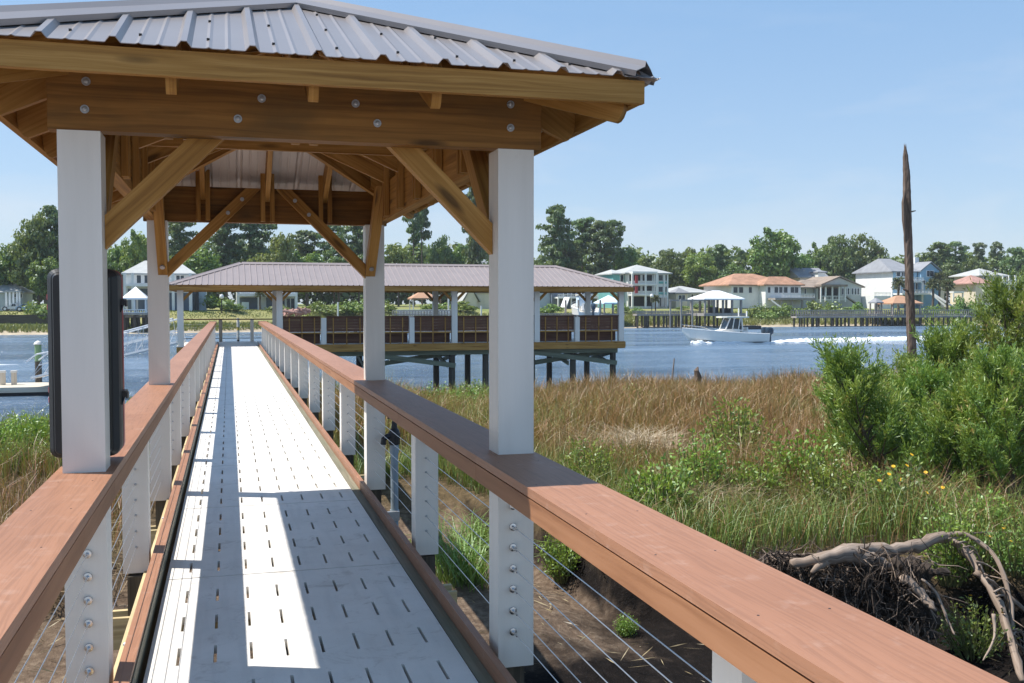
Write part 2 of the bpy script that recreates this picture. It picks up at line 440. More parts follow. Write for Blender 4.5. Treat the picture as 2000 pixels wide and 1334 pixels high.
for i in range(-5, 6):
    x = XC + i * 0.25 + 0.085
    for t in (0.16, 0.62, 1.08):
        if t < HW - abs(x - XC) - 0.16:
            p = Vector((x, EY0 + t, EZ + SL * t)); scr.cyl(p, p + nf * 0.011, 0.006, 6)
scr.build('screw_heads', M['dgrey'], front)
hip_caps(None, gz, M['roof'], EX0, EX1, EY0, EY1, EZ, HW, SL, 'Y', 0.105)
# fascia
FX0, FX1, FY0, FY1 = EX0 + 0.065, EX1 - 0.065, EY0 + 0.06, EY1 - 0.06
MB().box(FX0, FX1, FY0 - 0.038, FY0, 2.505, 2.602).build('fascia', M['pine'], gz, 0.003)
MB().box(FX0, FX1, FY1, FY1 + 0.038, 2.505, 2.602).build('fascia', M['pine'], gz, 0.003)
MB().box(FX1 - 0.038, FX1 - 0.001, FY0 + .001, FY1 - .001, 2.507, 2.600).build('fascia', M['pine'], gz, 0.003)
MB().box(FX0 + 0.001, FX0 + 0.038, FY0 + .001, FY1 - .001, 2.507, 2.600).build('fascia', M['pine'], gz, 0.003)
# rafters
def rafter(px, py, dx, dy, t0, t1, sl, th=0.040, dep=0.168, gap=0.014, z0=EZ, tail=0.05, mat='pine'):
    """plan start (px,py) = eave point, direction (dx,dy) per unit of run"""
    d = Vector((dx, dy, 0)); l = d.length
    def P(t, z): return Vector((px + dx * t, py + dy * t, z))
    top = lambda t: z0 + sl * t - gap
    pts = [P(t0, top(t0))]
    if tail:   # rounded tail
        for k in range(6):
            a = math.pi / 2 * k / 5
            pts.append(P(t0 + (0.05) * (1 - math.cos(a)) / l * 1.0 - 0.0, top(t0) - dep * 0.45 - dep * 0.62 * math.sin(a)))
    else: pts.append(P(t0, top(t0) - dep * 1.08))
    pts += [P(t1, top(t1) - dep * 1.08), P(t1, top(t1))]
    w = Vector((-dy, dx, 0)).normalized() * th
    pts = [p - w / 2 for p in pts]
    return MB().prism(pts, w).build('rafter', M[mat], gz, 0.002)
SR = [5.42, 6.12, 6.82, 7.52, 8.22]
for y in SR:
    t1 = min(HW, y - EY0, EY1 - y) - 0.03
    rafter(EX1, y, -1, 0, 0.105, t1, SL); rafter(EX0, y, 1, 0, 0.105, t1, SL)
for y in (4.80, 8.84):
    t1 = min(y - EY0, EY1 - y) - 0.04
    rafter(EX1, y, -1, 0, 0.105, t1, SL); rafter(EX0, y, 1, 0, 0.105, t1, SL)
for x in (-0.206, 0.336, 0.836):
    t1 = HW - abs(x - XC) - 0.04
    rafter(x, EY0, 0, 1, 0.10, t1, SL); rafter(x, EY1, 0, -1, 0.10, t1, SL)
for cx, cy, dx, dy in ((EX0, EY0, 1, 1), (EX1, EY0, -1, 1), (EX0, EY1, 1, -1), (EX1, EY1, -1, -1)):
    rafter(cx, cy, dx, dy, 0.11, HW - 0.02, SL, dep=0.185, gap=0.02)
MB().box(XC - 0.02, XC + 0.02, EY0 + HW + .03, EY1 - HW - .03, EZ + SL * HW - 0.20, EZ + SL * HW - 0.03).build('ridge_board', M['pine'], gz, 0.002)
# paired hanger boards that clasp the rafters at the beams
for x in (-0.206, 0.336, 0.836):
    for s in (-1, 1):
        MB().box(x + s * 0.04 - 0.019, x + s * 0.04 + 0.019, PF0 + 0.003, PF0 + 0.041, 2.365, 2.80).build('hanger', M['pine'], gz, 0.002)
        MB().box(x + s * 0.04 - 0.019, x + s * 0.04 + 0.019, PN1 + 0.003, PN1 + 0.041, 2.365, 2.80).build('hanger', M['pine'], gz, 0.002)
for y in SR[0:5]:
    for s in (-1, 1):
        for x in (PR1 - 0.13, PL0 + 0.087):
            MB().box(x, x + 0.04, y + s * 0.042 - 0.019, y + s * 0.042 + 0.019, 2.365, 2.84).build('hanger', M['pine'], gz, 0.002)
for y in (6.42, 7.12):
    MB().box(PL0 + 0.10, PR1 - 0.10, y - 0.019, y + 0.019, 2.70, 2.80).build('tie_beam', M['pine'], gz, 0.003)

# ================================================================== BOARDWALK
DX0, DX1 = -0.38, 1.03
bw = thing('boardwalk', 'long straight walkway of white slotted deck panels between two cable railings', 'boardwalk', (0.3475, 20, 0))
PLN, SEAM0 = 2.13, 6.235
def panel_mesh():
    mb = MB(); y0, y1, t = 0.007, PLN - 0.007, 0.042
    xs = [-0.244 + 0.165 * i for i in range(8)]; w = 0.0075
    edges = [DX0 + 0.003] + sum([[x - w, x + w] for x in xs], []) + [DX1 - 0.003]
    rows = [(0.13 + 0.495 * i, 0.37 + 0.495 * i) for i in range(4)]
    for i in range(0, len(edges), 2): mb.box(edges[i], edges[i + 1], y0, y1, -t, 0)
    for x in xs:
        a = y0
        for r0, r1 in rows + [(y1, y1)]:
            mb.box(x - w, x + w, a, r0, -t, 0); a = r1
    return mb
p0 = panel_mesh().build('deck_panel', M['deck'], bw)
k0 = -4
base = p0.location.copy()
for i in range(k0, 17):
    o = p0 if i == k0 else p0.copy()
    if i != k0: COL.objects.link(o); o.parent = bw
    o.location = base + Vector((0, SEAM0 + i * PLN, 0))
Y0, Y1 = -2.2, 41.8
MB().box(DX1 + 0.008, DX1 + 0.075, Y0, Y1, -0.06, -0.010).build('edge_board', M['curbwood'], bw, 0.003)
MB().box(DX1 + 0.078, DX1 + 0.114, Y0, Y1, -0.23, 0.062).build('kick_board', M['comp'], bw, 0.004)
MB().box(DX0 - 0.060, DX0 - 0.024, Y0, Y1, -0.23, 0.070).build('edge_board', M['curbwood'], bw, 0.003)
MB().box(DX0 - 0.092, DX0 - 0.062, Y0, Y1, -0.23, 0.069).box(DX0 - 0.094, DX0 - 0.030, Y0, Y1, 0.071, 0.092).build('kick_board', M['comp'], bw, 0.003)
MB().box(DX0 - 0.150, DX0 - 0.095, Y0, Y1, -0.30, -0.035).build('stringer', M['stringer'], bw, 0.004)
MB().box(DX1 + 0.116, DX1 + 0.152, Y0, Y1, -0.30, -0.055).build('stringer', M['stringer'], bw, 0.004)
for x in (0.0, 0.33, 0.66): MB().box(x, x + 0.04, Y0, Y1, -0.27, -0.046).build('joist', M['pile'], bw)  # dark pile colour on the joists puts shade behind the deck slots
RPY = [2.15, 6.57, 11.17, 13.4, 15.7, 18.1, 20.45, 22.9, 25.2, 27.5, 29.8, 32.1, 34.4, 36.7, 39.0]
LPY = [2.15, 6.62, 10.95, 13.3, 15.6, 18.0, 20.35, 22.8, 25.1, 27.4, 29.7, 32.0, 34.3, 36.6, 38.9]
for y in [-0.2, 2.3, PN0 + .1, 6.65, PF0 + .1] + [v + .08 for v in RPY[2:]]:
    m = MB(); m.box(-0.76, 1.47, y - 0.10, y - 0.062, -0.50, -0.305); m.box(-0.76, 1.47, y + 0.062, y + 0.10, -0.50, -0.305)
    m.build('cross_beam', M['stringer'], bw)
    for x in (-0.57, 1.27):
        MB().box(x - 0.058, x + 0.058, y - 0.058, y + 0.058, -3.0, -0.06).build('pile', M['pile'], bw)
# ---------------------------------------------------------------- railings
def railing(label, side, cx0, cx1, bx0, bx1, px0, px1, ys, cy):
    rl = thing('cable_railing', label, 'railing', ((px0 + px1) / 2, 20, 0), group='cable railings along the walkway')
    m = MB(); g = [-2.2, 0.9, PN0 + 0.02, 6.66, PF0 - 0.05, 11.25, 15.8, 20.5, 25.3, 29.9, 34.5, 40.2]
    for a, b in zip(g, g[1:]): m.box(cx0, cx1, a + 0.001, b - 0.001, 0.915, 0.95)
    cap = m.build('cap_rail', M['comp'], rl, 0.006, seg=2)
    m = MB()
    for a, b in zip(g, g[1:]): m.box(bx0, bx1, a + 0.0015, b - 0.0015, 0.832, 0.908)
    m.build('under_rail', M['compface'], rl, 0.003)
    m = MB()
    for y in np.arange(0.3, 14, 0.56):
        for x in (cx0 + .05, cx1 - .06): m.tube([(x, y, .9495), (x, y, .9506)], .0035, 6)
    m.build('screw_heads', M['dgrey'], cap)
    m = MB()
    m.box((bx0 + bx1) / 2 - .006, (bx0 + bx1) / 2 + .006, -2.2, 40.2, .9085, .9145).build('spacer', M['black'], rl)
    P0 = MB().box(px0, px1, 0, 0.155, -0.045, 0.83 if side > 0 else 0.913).build('rail_post', M['white'], rl, 0.004, seg=2)
    bl = P0.location.copy(); pts = []
    for i, y in enumerate(ys):
        o = P0 if i == 0 else P0.copy()
        if i: COL.objects.link(o); o.parent = rl
        o.location = bl + Vector((0, y, 0)); pts.append((o, y))
    zs = [0.709, 0.611, 0.515, 0.416, 0.320, 0.218, 0.119]
    for z in zs: MB().cyl((cy, -2.0, z), (cy, 40.1, z), 0.0022, 6).build('cable', M['cable'], rl)
    # small sleeves where a cable passes a post
    e = MB(); e.tube([(cy, -0.004, 0), (cy, 0.001, 0)], [0.008, 0.010], 8)
    E0 = None
    for o, y in pts[:5]:
        for z in zs:
            if E0 is None:
                E0 = MB().tube([(cy, -0.006, 0), (cy, 0.001, 0)], [0.0065, 0.0085], 8).build('cable_sleeve', M['galv'], o)
                c = E0; c.location = Vector((0, 0, 0)); mesh0 = c.data
                for v in mesh0.vertices: v.co += origin_of(o)
            else:
                c = E0.copy(); COL.objects.link(c); c.parent = o
            c.location = Vector((0, y, z)) - origin_of(o)
    return rl, zs
rr, ZS = railing('right hand cable railing with wide brown cap and white posts beside the marsh grass', 1, 1.085, 1.378, 1.0875, 1.126, 1.19, 1.345, RPY, 1.262)
lr, ZS = railing('left hand cable railing with brown cap and white posts under the black locker', -1, -0.70, -0.465, -0.498, -0.4675, -0.655, -0.50, LPY, -0.575)
for key, x in (('R', 1.258), ('L', -0.575)):
    f0 = None
    for z in ZS:
        if f0 is None:
            m = MB(); y = PN0
            m.tube([(0, y - 0.004, 0), (0, y - 0.010, 0), (0, y - 0.011, 0)], [0.0185, 0.017, 0.009], 16)
            m.tube([(0, y - 0.030, -0.001), (0, y + 0.0, -0.001)], [0.0085, 0.0095], 10)
            m.tube([(0, y - 0.075, 0), (0, y - 0.030, 0)], [0.0042, 0.0048], 8)
            f0 = m.build('cable_fitting', M['steel'], posts[key], smooth=False)
            for v in f0.data.vertices: v.co += origin_of(posts[key])
            c = f0
        else:
            c = f0.copy(); COL.objects.link(c); c.parent = posts[key]
        c.location = Vector((x, 0, z)) - origin_of(posts[key])
for y in (2.0, 3.75, 5.2, 6.9, 8.2):
    MB().tube([(DX0 - 0.122, y, -0.036), (DX0 - 0.122, y, -0.026), (DX0 - 0.122, y, -0.020)], [0.02, 0.018, 0.006], 12).build('bolt', M['galv'], bw)

# ================================================================== LOCKER ON THE NEAR LEFT POST
lk = thing('equipment_locker', 'tall black plastic case with red door edge mounted behind the near left gazebo post', 'locker', (-0.605, 4.72, 0.975))
def rrect(x0, x1, z0, z1, r, y, n=5):
    p = []
    for cx, cz, a0 in ((x1 - r, z1 - r, 0), (x0 + r, z1 - r, 90), (x0 + r, z0 + r, 180), (x1 - r, z0 + r, 270)):
        for k in range(n + 1):
            a = R(a0 + 90 * k / n); p.append((cx + r * math.cos(a), y, cz + r * math.sin(a)))
    return p
def loft(rings, mb=None, caps=True):
    mb = mb or MB()
    for A, B in zip(rings, rings[1:]):
        n = len(A)
        for i in range(n):
            j = (i + 1) % n; mb.quad([A[i], A[j], B[j], B[i]])
    if caps: mb.quad(rings[0][::-1]); mb.quad(rings[-1])
    return mb
X0, X1, Z0, Z1 = -0.752, -0.462, 0.978, 1.80
m = loft([rrect(X0 + .035, X1 - .035, Z0 + .03, Z1 - .03, .02, 4.604), rrect(X0 + .028, X1 - .028, Z0 + .02, Z1 - .02, .025, 4.625)]); m.build('back_plate', M['black'], lk)
m = loft([rrect(X0 + .024, X1 - .024, Z0 + .018, Z1 - .018, .03, 4.626), rrect(X0 + .004, X1 - .004, Z0 + .004, Z1 - .004, .04, 4.66), rrect(X0, X1, Z0, Z1, .045, 4.70), rrect(X0, X1, Z0, Z1, .045, 4.79)]); m.build('shell', M['dgrey'], lk, 0.003)
m = loft([rrect(X0 - .001, X1 + .001, Z0, Z1, .045, 4.793), rrect(X0 - .002, X1 + .002, Z0 - .001, Z1 + .001, .045, 4.83), rrect(X0 + .02, X1 - .02, Z0 + .02, Z1 - .02, .04, 4.86)]); m.build('door', M['red'], lk, 0.002)
for z in (1.655, 1.245):
    l = MB(); l.box(X1 - 0.004, X1 + 0.016, 4.735, 4.835, z - 0.014, z + 0.014); l.box(X1 + 0.016, X1 + 0.024, 4.74, 4.80, z - 0.02, z + 0.008)
    l.prism([(X1 - .001, 4.735, z - .014), (X1 + .012, 4.735, z - .014), (X1 + .004, 4.715, z - .045), (X1 - .001, 4.715, z - .045)], (0, .03, 0))
    l.build('latch', M['black'], lk, 0.003)
for z in (1.655, 1.245):
    for d in (-0.022, 0.022):
        MB().tube([(X0 - .008, 4.79, z + d - .012), (X0 - .008, 4.79, z + d + .012)], 0.011, 10).build('hinge', M['red'], lk)
# ================================================================== WATER SPIGOT
sp = thing('water_spigot', 'black yard hydrant valve on a grey standpipe behind the right railing', 'water spigot', (1.425, 8.93, 0))
sx, sy = 1.425, 8.93
m = MB(); m.cyl((sx, sy, -1.75), (sx, sy, 0.36), 0.035, 16); m.cyl((sx, sy, 0.30), (sx, sy, 0.37), 0.042, 16); m.cyl((sx, sy, -0.30), (sx, sy, -0.22), 0.042, 16); m.build('standpipe', M['pvc'], sp, smooth=False)
m = MB(); m.lathe((sx, sy, 0), [(0.03, .37), (.052, .38), (.055, .47), (.045, .50), (.03, .52), (.022, .58), (.012, .60), (.0, .60)], 14)
m.tube([(sx, sy, .45), (sx - .07, sy - .02, .45), (sx - .10, sy - .03, .43), (sx - .105, sy - .03, .38)], [.026, .026, .024, .026], 10); m.build('valve', M['iron'], sp)
m = MB(); m.bar((sx - .06, sy, .615), (sx + .06, sy, .615), .016, .014); m.build('handle', M['iron'], sp, .003)
m = MB(); m.box(sx - .12, sx + .03, sy - .10, sy - .06, -.30, -.22); m.build('bracket', M['galv'], sp)
# ================================================================== COVERED PIER
PY0, PY1 = 40.3, 44.6
pX0, pX1 = -1.95, 16.55
pr = thing('covered_pier', 'long covered pier with mauve metal hip roof and white posts standing over the river', 'pier', (7.3, 42.4, 0))
MB().box(pX0, pX1, PY0, PY1, -0.04, -0.002).build('deck', M['deck'], pr)
MB().box(pX0, pX1, PY0 + 0.01, PY0 + 0.06, -0.26, -0.045).build('rim_beam', M['pine'], pr)
MB().box(pX0, pX1, PY1 - 0.06, PY1 - 0.01, -0.26, -0.045).build('rim_beam', M['stringer'], pr)
MB().box(pX1 - 0.05, pX1, PY0 + 0.061, PY1 - 0.061, -0.26, -0.045).build('rim_beam', M['stringer'], pr)
MB().box(pX0 + 2.9, pX1 - .06, PY0 - 0.055, PY0 - 0.005, -0.30, 0.002).build('fascia_board', M['pine'], pr)
for y in (41.2, 42.4, 43.5): MB().box(pX0, pX1 - .06, y - .03, y + .03, -.26, -.045).build('joist', M['pile'], pr)
tall = [-1.80, 1.92, 8.98, 12.55, 16.38]
tall_all = [-1.80, 1.92, 5.45, 8.98, 12.55, 16.38]
for x in tall:
    MB().box(x - .115, x + .115, PY0 + 0.06, PY0 + 0.29, 0.0, 2.23).build('roof_post', M['white'], pr)
for x in (1.92, 8.98, 16.3):
    MB().box(x - .11, x + .11, PY1 - 0.29, PY1 - 0.07, 0.0, 2.23).build('roof_post', M['white'], pr)
for x in (3.63, 7.18, 14.33):
    MB().box(x - .10, x + .10, PY0 - 0.01, PY0 + 0.18, 0.0, 1.06).build('short_post', M['white'], pr)
# roof
RX0, RX1, RY0, RY1, RZ, RS = -2.25, 16.75, 39.75, 45.15, 2.345, 0.345
RH = (RY1 - RY0) / 2
FR = [M['farroof'], M['roofunder']]
kw = dict(pitch=0.23, rib=0.022, sl=RS, minor=False)
roof_sheet((RX0, RY0, RZ), (1, 0, 0), (0, 1, 0), RX1 - RX0, RH, pr, FR, 0.1, **kw)
roof_sheet((RX1, RY1, RZ), (-1, 0, 0), (0, -1, 0), RX1 - RX0, RH, pr, FR, 0.1, **kw)
roof_sheet((RX1, RY0, RZ), (0, 1, 0), (-1, 0, 0), RY1 - RY0, RH, pr, FR, 0.1, **kw)
roof_sheet((RX0, RY1, RZ), (0, -1, 0), (1, 0, 0), RY1 - RY0, RH, pr, FR, 0.1, **kw)
hip_caps(None, pr, M['farroof'], RX0, RX1, RY0, RY1, RZ, RH, RS, 'X', 0.16)
MB().box(RX0 + .05, RX1 - .05, RY0 + .05, RY0 + .09, 2.13, 2.33).build('fascia', M['pine'], pr)
MB().box(RX0 + .05, RX1 - .05, RY1 - .09, RY1 - .05, 2.13, 2.33).build('fascia', M['pine'], pr)
MB().box(RX1 - .09, RX1 - .05, RY0 + .091, RY1 - .091, 2.13, 2.33).build('fascia', M['pine'], pr)
MB().box(RX0 + .05, RX0 + .09, RY0 + .091, RY1 - .091, 2.13, 2.33).build('fascia', M['pine'], pr)
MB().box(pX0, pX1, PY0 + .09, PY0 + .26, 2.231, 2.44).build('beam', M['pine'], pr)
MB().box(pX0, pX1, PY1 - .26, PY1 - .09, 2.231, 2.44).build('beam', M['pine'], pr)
for x in (-1.8, 1.92, 5.45, 8.98, 12.55, 16.38): MB().box(x - .04, x + .04, PY0 + .261, PY1 - .261, 2.25, 2.43).build('tie_beam', M['pine'], pr)
for x in tall:
    for s in (-1, 1):
        if (x < -1 and s < 0) or (x > 16 and s > 0): continue
        a = x + s * .12
        MB().prism([(a, PY0 + .13, 1.72), (a + s * .50, PY0 + .13, 2.229), (a + s * .36, PY0 + .13, 2.229), (a, PY0 + .13, 1.87)], (0, .09, 0)).build('brace', M['pine'], pr)
for x in (1.92, 8.98, 16.3):
    for s in (-1, 1):
        a = x + s * .115
        MB().prism([(a, PY1 - .22, 1.72), (a + s * .50, PY1 - .22, 2.229), (a + s * .36, PY1 - .22, 2.229), (a, PY1 - .22, 1.87)], (0, .09, 0)).build('brace', M['pine'], pr)
# piles and cross bracing
for x in (2.05, 5.5, 8.95, 10.4, 12.45, 14.3, 16.15):
    for y in (PY0 + .5, PY1 - .5):
        MB().tube([(x, y, -4.5), (x, y, -0.27)], [.15, .135], 10).build('pile', M['pile'], pr)
for y in (PY0 + .5, PY1 - .5):
    for s in (-1, 1): MB().box(2.0, 16.3, y + s * .17 - .025, y + s * .17 + .025, -.50, -.265).build('pile_cap', M['greenwood'], pr)
for a, b in ((5.3, 9.05), (12.3, 16.25)):
    y = PY0 + .5 - .23
    MB().bar((a, y, -.42), (b, y, -.95), .05, .20).build('cross_brace', M['greenwood'], pr)
    MB().bar((b, y + .46, -.42), (a, y + .46, -.95), .05, .20).build('cross_brace', M['greenwood'], pr)
for x in (5.5, 8.95, 12.45, 14.3, 16.15):
    MB().bar((x - .2, PY0 + .5, -.95), (x - .2, PY1 - .5, -.42), .05, .18, (0, 0, 1)).build('cross_brace', M['greenwood'], pr)
    MB().bar((x + .2, PY0 + .5, -.42), (x + .2, PY1 - .5, -.95), .05, .18, (0, 0, 1)).build('cross_brace', M['greenwood'], pr)
# far rail of the pier
fr = thing('pier_railing', 'dark iron and brown railing on the far side of the covered pier', 'railing', (7.3, PY1 - .05, 0))
MB().box(pX0, 16.3, PY1 - .14, PY1 - .02, .93, .98).build('cap_rail', M['benchwood'], fr)
MB().box(pX0, 2.2, PY1 - .09, PY1 - .06, .13, .16).build('bottom_rail', M['iron'], fr)
for x in (-.35, .95, 2.2, 5.4, 12.5): MB().box(x - .07, x + .07, PY1 - .16, PY1 - .03, 0, .93).build('rail_post', M['white'] if x > 0 else M['greywood'], fr)
for z in (.3, .45, .6, .75): MB().cyl((pX0, PY1 - .07, z), (16.3, PY1 - .07, z), .005, 6).build('cable', M['cable'], fr)
# benches: built-in backs between the white posts
xs = [2.05, 3.52, 3.75, 5.35, 5.55, 7.07, 7.30, 8.85, 9.12, 10.65, 10.85, 12.42, 12.68, 14.22, 14.45, 16.25]
marks = ['left end of the row', 'second from the left end', 'third from the left', 'left of the middle tall post', 'behind the near right gazebo post', 'right of the near right gazebo post', 'second from the right end', 'right end of the row']
for i in range(0, len(xs), 2):
    a, b = xs[i], xs[i + 1]
    bn = thing('pier_bench', 'dark brown slatted pier bench seen from behind, ' + marks[i // 2], 'bench', ((a + b) / 2, PY0 + .3, 0), group='benches along the near edge of the pier')
    m = MB()
    for z in (.50, .62, .74, .86, .98): m.box(a, b, PY0 + .16, PY0 + .20, z, z + .1165)
    m.build('backrest', M['benchwood'], bn)
    m = MB()
    for q in range(4): m.box(a, b, PY0 + .26 + q * .12, PY0 + .37 + q * .12, .43, .465)
    m.build('seat', M['benchwood'], bn)
    MB().box(a, b, PY0 + .13, PY0 + .155, .425, .485).build('back_rail', M['pine'], bn)
    n = 3
    for k in range(n):
        x = a + (b - a) * (k + .5) / n
        MB().box(x - .02, x + .02, PY0 + .115, PY0 + .158, 0.0, 1.06).build('leg', M['pine'], bn)
    MB().box(a, b, PY0 + .45, PY0 + .48, .02, .42).build('skirt', M['benchwood'], bn)  # added dark panel stands in for the shadow below the seat
    MB().box(a, b, PY0 + .10, PY0 + .25, 1.095, 1.13).build('top_board', M['benchwood'], bn)
# gate post stake with light bands behind the pier
mk = thing('channel_marker', 'thin white and black banded stake standing beyond the end of the walkway', 'marker', (.58, 46.5, -2.4))
x, y = at(465, 640, 46.5).x, 46.5
m = MB(); m.cyl((x, y, -4.0), (x, y, .02), .055, 10); m.build('stake', M['black'], mk)
m = MB(); m.cyl((x, y, .02), (x, y, .42), .06, 10); m.build('white_band', M['white'], mk)
m = MB(); m.cyl((x, y, .42), (x, y, .58), .058, 10); m.build('yellow_band', plain('yellow_paint', (.55, .42, .08), .5), mk)
m = MB(); m.cyl((x, y, .58), (x, y, .98), .06, 10); m.build('white_band', M['white'], mk)
# ---------------------------------------------------------------- gangway and floating dock on the left
gw = thing('gangway', 'white aluminium gangway sloping from the pier down to the floating dock', 'gangway', (-5.5, 44, -1))
A = at(338, 622, 42.4); B = at(92, 688, 47.0)
A2 = at(345, 668, 42.4); B2 = at(60, 738, 47.4)
for off, nm in ((0.0, 0), (1.15, 1)):
    o = Vector((0.25 * off, off, 0))
    m = MB(); end = at(52, 706, 47.3)
    m.tube([A + o, A + (B - A) * .5 + o, B + o, B + (end - B) * .5 + Vector((0, 0, .12)) + o, end + o], .032, 8); m.build('handrail', M['alu'], gw)
    m = MB(); m.bar(A2 + o, B2 + o, .05, .08); m.build('side_beam', M['alu'], gw)
    m = MB(); m.bar(A * .5 + A2 * .5 + o, B * .5 + B2 * .5 + o, .04, .05); m.build('mid_rail', M['alu'], gw)
    m = MB(); N = 9
    for k in range(N + 1):
        t = k / N; m.bar(A + (B - A) * t + o, A2 + (B2 - A2) * t + o, .024, .024, (0, 1, 0))
        if k < N:
            t2 = (k + 1) / N; m.bar(A + (B - A) * t + o, A2 + (B2 - A2) * t2 + o, .018, .018, (0, 1, 0))
    m.build('truss_web', M['alu'], gw)
d = (B2 - A2)
m = MB(); q = Vector((.29, 1.15, 0)); m.prism([A2, B2, B2 + q, A2 + q], (0, 0, -.05)); m.build('tread', M['alu'], gw)
M['dockboard'] = wood('sunbleached_boards', (.42, .36, .28), (.60, .52, .41), (.70, .63, .52), knots=False)
fd = thing('floating_dock', 'low pale boarded floating dock at the foot of the gangway', 'dock', (-11, 49, -2.1))
m = MB(); zt = -2.02
for k in range(14): m.box(-20.0, -7.2, 47.6 + k * .2, 47.79 + k * .2, zt - .05, zt)
m.build('boards', M['dockboard'], fd)
MB().box(-20.0, -7.2, 47.52, 47.595, zt - .22, zt + .01).build('edge_board', M['dockboard'], fd)
MB().box(-19.9, -7.3, 47.65, 50.3, zt - .5, zt - .06).build('float', M['dgrey'], fd)
gp = at(70, 700, 50.0)
pl = thing('dock_piling', 'green topped mooring piling with white cone cap beside the floating dock', 'piling', (gp.x, 50.6, -2.4))
m = MB(); m.tube([(gp.x, 50.6, -4.5), (gp.x, 50.6, -1.05)], .15, 12); m.build('pile', M['pile'], pl)
m = MB(); m.tube([(gp.x, 50.6, -1.049), (gp.x, 50.6, -.28)], .148, 12); m.build('green_sleeve', plain('pale_green_paint', (.22, .34, .17), .6), pl)
m = MB(); m.lathe((gp.x, 50.6, -.279), [(.19, 0), (.19, .04), (.14, .12), (.0, .2)], 12); m.build('cap', M['white'], pl)
for i, (px, s) in enumerate(((5, 'at the photo edge'), (27, 'nearest the green piling'))):
    g = at(px, 720, 49.3)
    q = thing('dock_post', 'short pale dock post with white cap, the one ' + s, 'post', (g.x, 49.3, -2.0), group='short capped posts on the floating dock')
    MB().box(g.x - .1, g.x + .1, 49.2, 49.4, -2.02, -1.48).build('post', M['dockboard'], q)
    MB().box(g.x - .12, g.x + .12, 49.18, 49.42, -1.48, -1.38).build('cap', M['white'], q, .03)
# ================================================================== SKY
g = G(W.node_tree); nt = W.node_tree
for n in list(nt.nodes): nt.nodes.remove(n)
sky = nt.nodes.new('ShaderNodeTexSky'); sky.sky_type = 'NISHITA'; sky.sun_disc = False
sky.sun_elevation = math.asin(SUN.z); sky.sun_rotation = math.atan2(SUN.x, SUN.y)
sky.altitude = 0; sky.air_density = 1.0; sky.dust_density = 0.5; sky.ozone_density = 1.3
bg = nt.nodes.new('ShaderNodeBackground'); out = nt.nodes.new('ShaderNodeOutputWorld')
tc = nt.nodes.new('ShaderNodeTexCoord')
sep = g.n('SeparateXYZ', i0=tc.outputs['Generated'])
v = g.map(tc.outputs['Generated'], (2.2, 2.2, 9.0), (0.4, 0.2, 0))
cn = g.noise(v, 1.6, 7, 0.6, 0.4)
cm = g.ramp(cn.outputs[0], [(0.47, (0, 0, 0)), (0.72, (1, 1, 1))]).outputs[0]
low = g.ramp(sep.outputs[2], [(0.0, (1, 1, 1)), (0.10, (0.75, 0.75, 0.75)), (0.32, (0, 0, 0))]).outputs[0]
f = g.math('MULTIPLY', g.math('MULTIPLY', cm, low), 0.45)
grad = g.ramp(sep.outputs[2], [(0.0, (2.5, 3.15, 4.0)), (0.12, (1.95, 2.85, 4.1)), (0.32, (1.3, 2.4, 4.0)), (1.0, (0.85, 1.7, 3.1))]).outputs[0]
base_sky = g.mix(0.72, sky.outputs[0], grad)
nt.links.new(g.mix(f, base_sky, (4.2, 4.4, 4.7)), bg.inputs[0])
bg.inputs[1].default_value = 0.125
nt.links.new(bg.outputs[0], out.inputs[0])

# ================================================================== GROUND AND WATER
WZ = -2.40
def sstep(a, b, x):
    t = min(1, max(0, (x - a) / (b - a))); return t * t * (3 - 2 * t)
def nz(x, y, s, o=0): return mnoise.noise(Vector((x * s + o, y * s - o, o * .37)))
def bank_y(x):       # edge of the marsh turf on the right of the walkway
    pts = [(-60, 11.5), (-2, 11.0), (1.0, 16.0), (3.2, 15.6), (4.2, 11.0), (5, 9.8), (6.6, 9.5), (7.6, 8.9), (8.6, 7.4), (9.6, 6.2), (14, 5.0), (60, 4.0)]
    for (a, b), (c, d) in zip(pts, pts[1:]):
        if a <= x <= c: return b + (d - b) * (x - a) / (c - a)
    return 5
def shore_y(x):
    return (33.2 if x > 1 else 28.5 + 4.7 * sstep(-6, 1, x)) + 1.2 * nz(x, 3, .18) + .5 * nz(x, 9, .6) - 9 * sstep(-8, -40, x) * 0
def ground_z(x, y):
    e = bank_y(x) + .35 * nz(x, y, .9) + .2 * nz(x, y, 2.3, 3)
    if x < 1.0:
        hi = -1.42; lo = -1.62; t = sstep(e - 1.6, e + 1.2, y)
    else:
        hi = -1.22; lo = -1.62 - .30 * max(sstep(2.6, 4.2, x), 1 - sstep(8.2, 9.8, y)); wd = 1.6 * (1 - sstep(3.2, 4.6, x)); t = sstep(e - .35 - wd, e + .3, y)
    z = lo + (hi - lo) * t
    if t < 1: z += (1 - t) * (.09 * nz(x, y, .8, 1) + .05 * nz(x, y, 2.1, 2) + .03 * nz(x, y, 5, 5))
    z += t * (.10 * nz(x, y, .35, 7) + .04 * nz(x, y, 1.5, 8))
    s = shore_y(x)
    z -= .45 * sstep(s - 12, s - 1, y)
    z -= 2.4 * sstep(s - .8, s + 2.2, y)
    return z
gx = sorted(set([round(-60 + i * 1.5, 3) for i in range(36)] + [round(-6 + i * .14, 3) for i in range(136)] + [round(13 + i * .6, 3) for i in range(100)]))
gy = sorted(set([round(-6 + i * .5, 3) for i in range(14)] + [round(1 + i * .14, 3) for i in range(100)] + [round(15 + i * .5, 3) for i in range(52)]))
V = np.array([(x, y, ground_z(x, y)) for y in gy for x in gx]); nx = len(gx)
Fq = np.array([(j * nx + i, j * nx + i + 1, (j + 1) * nx + i + 1, (j + 1) * nx + i) for j in range(len(gy) - 1) for i in range(nx - 1)])
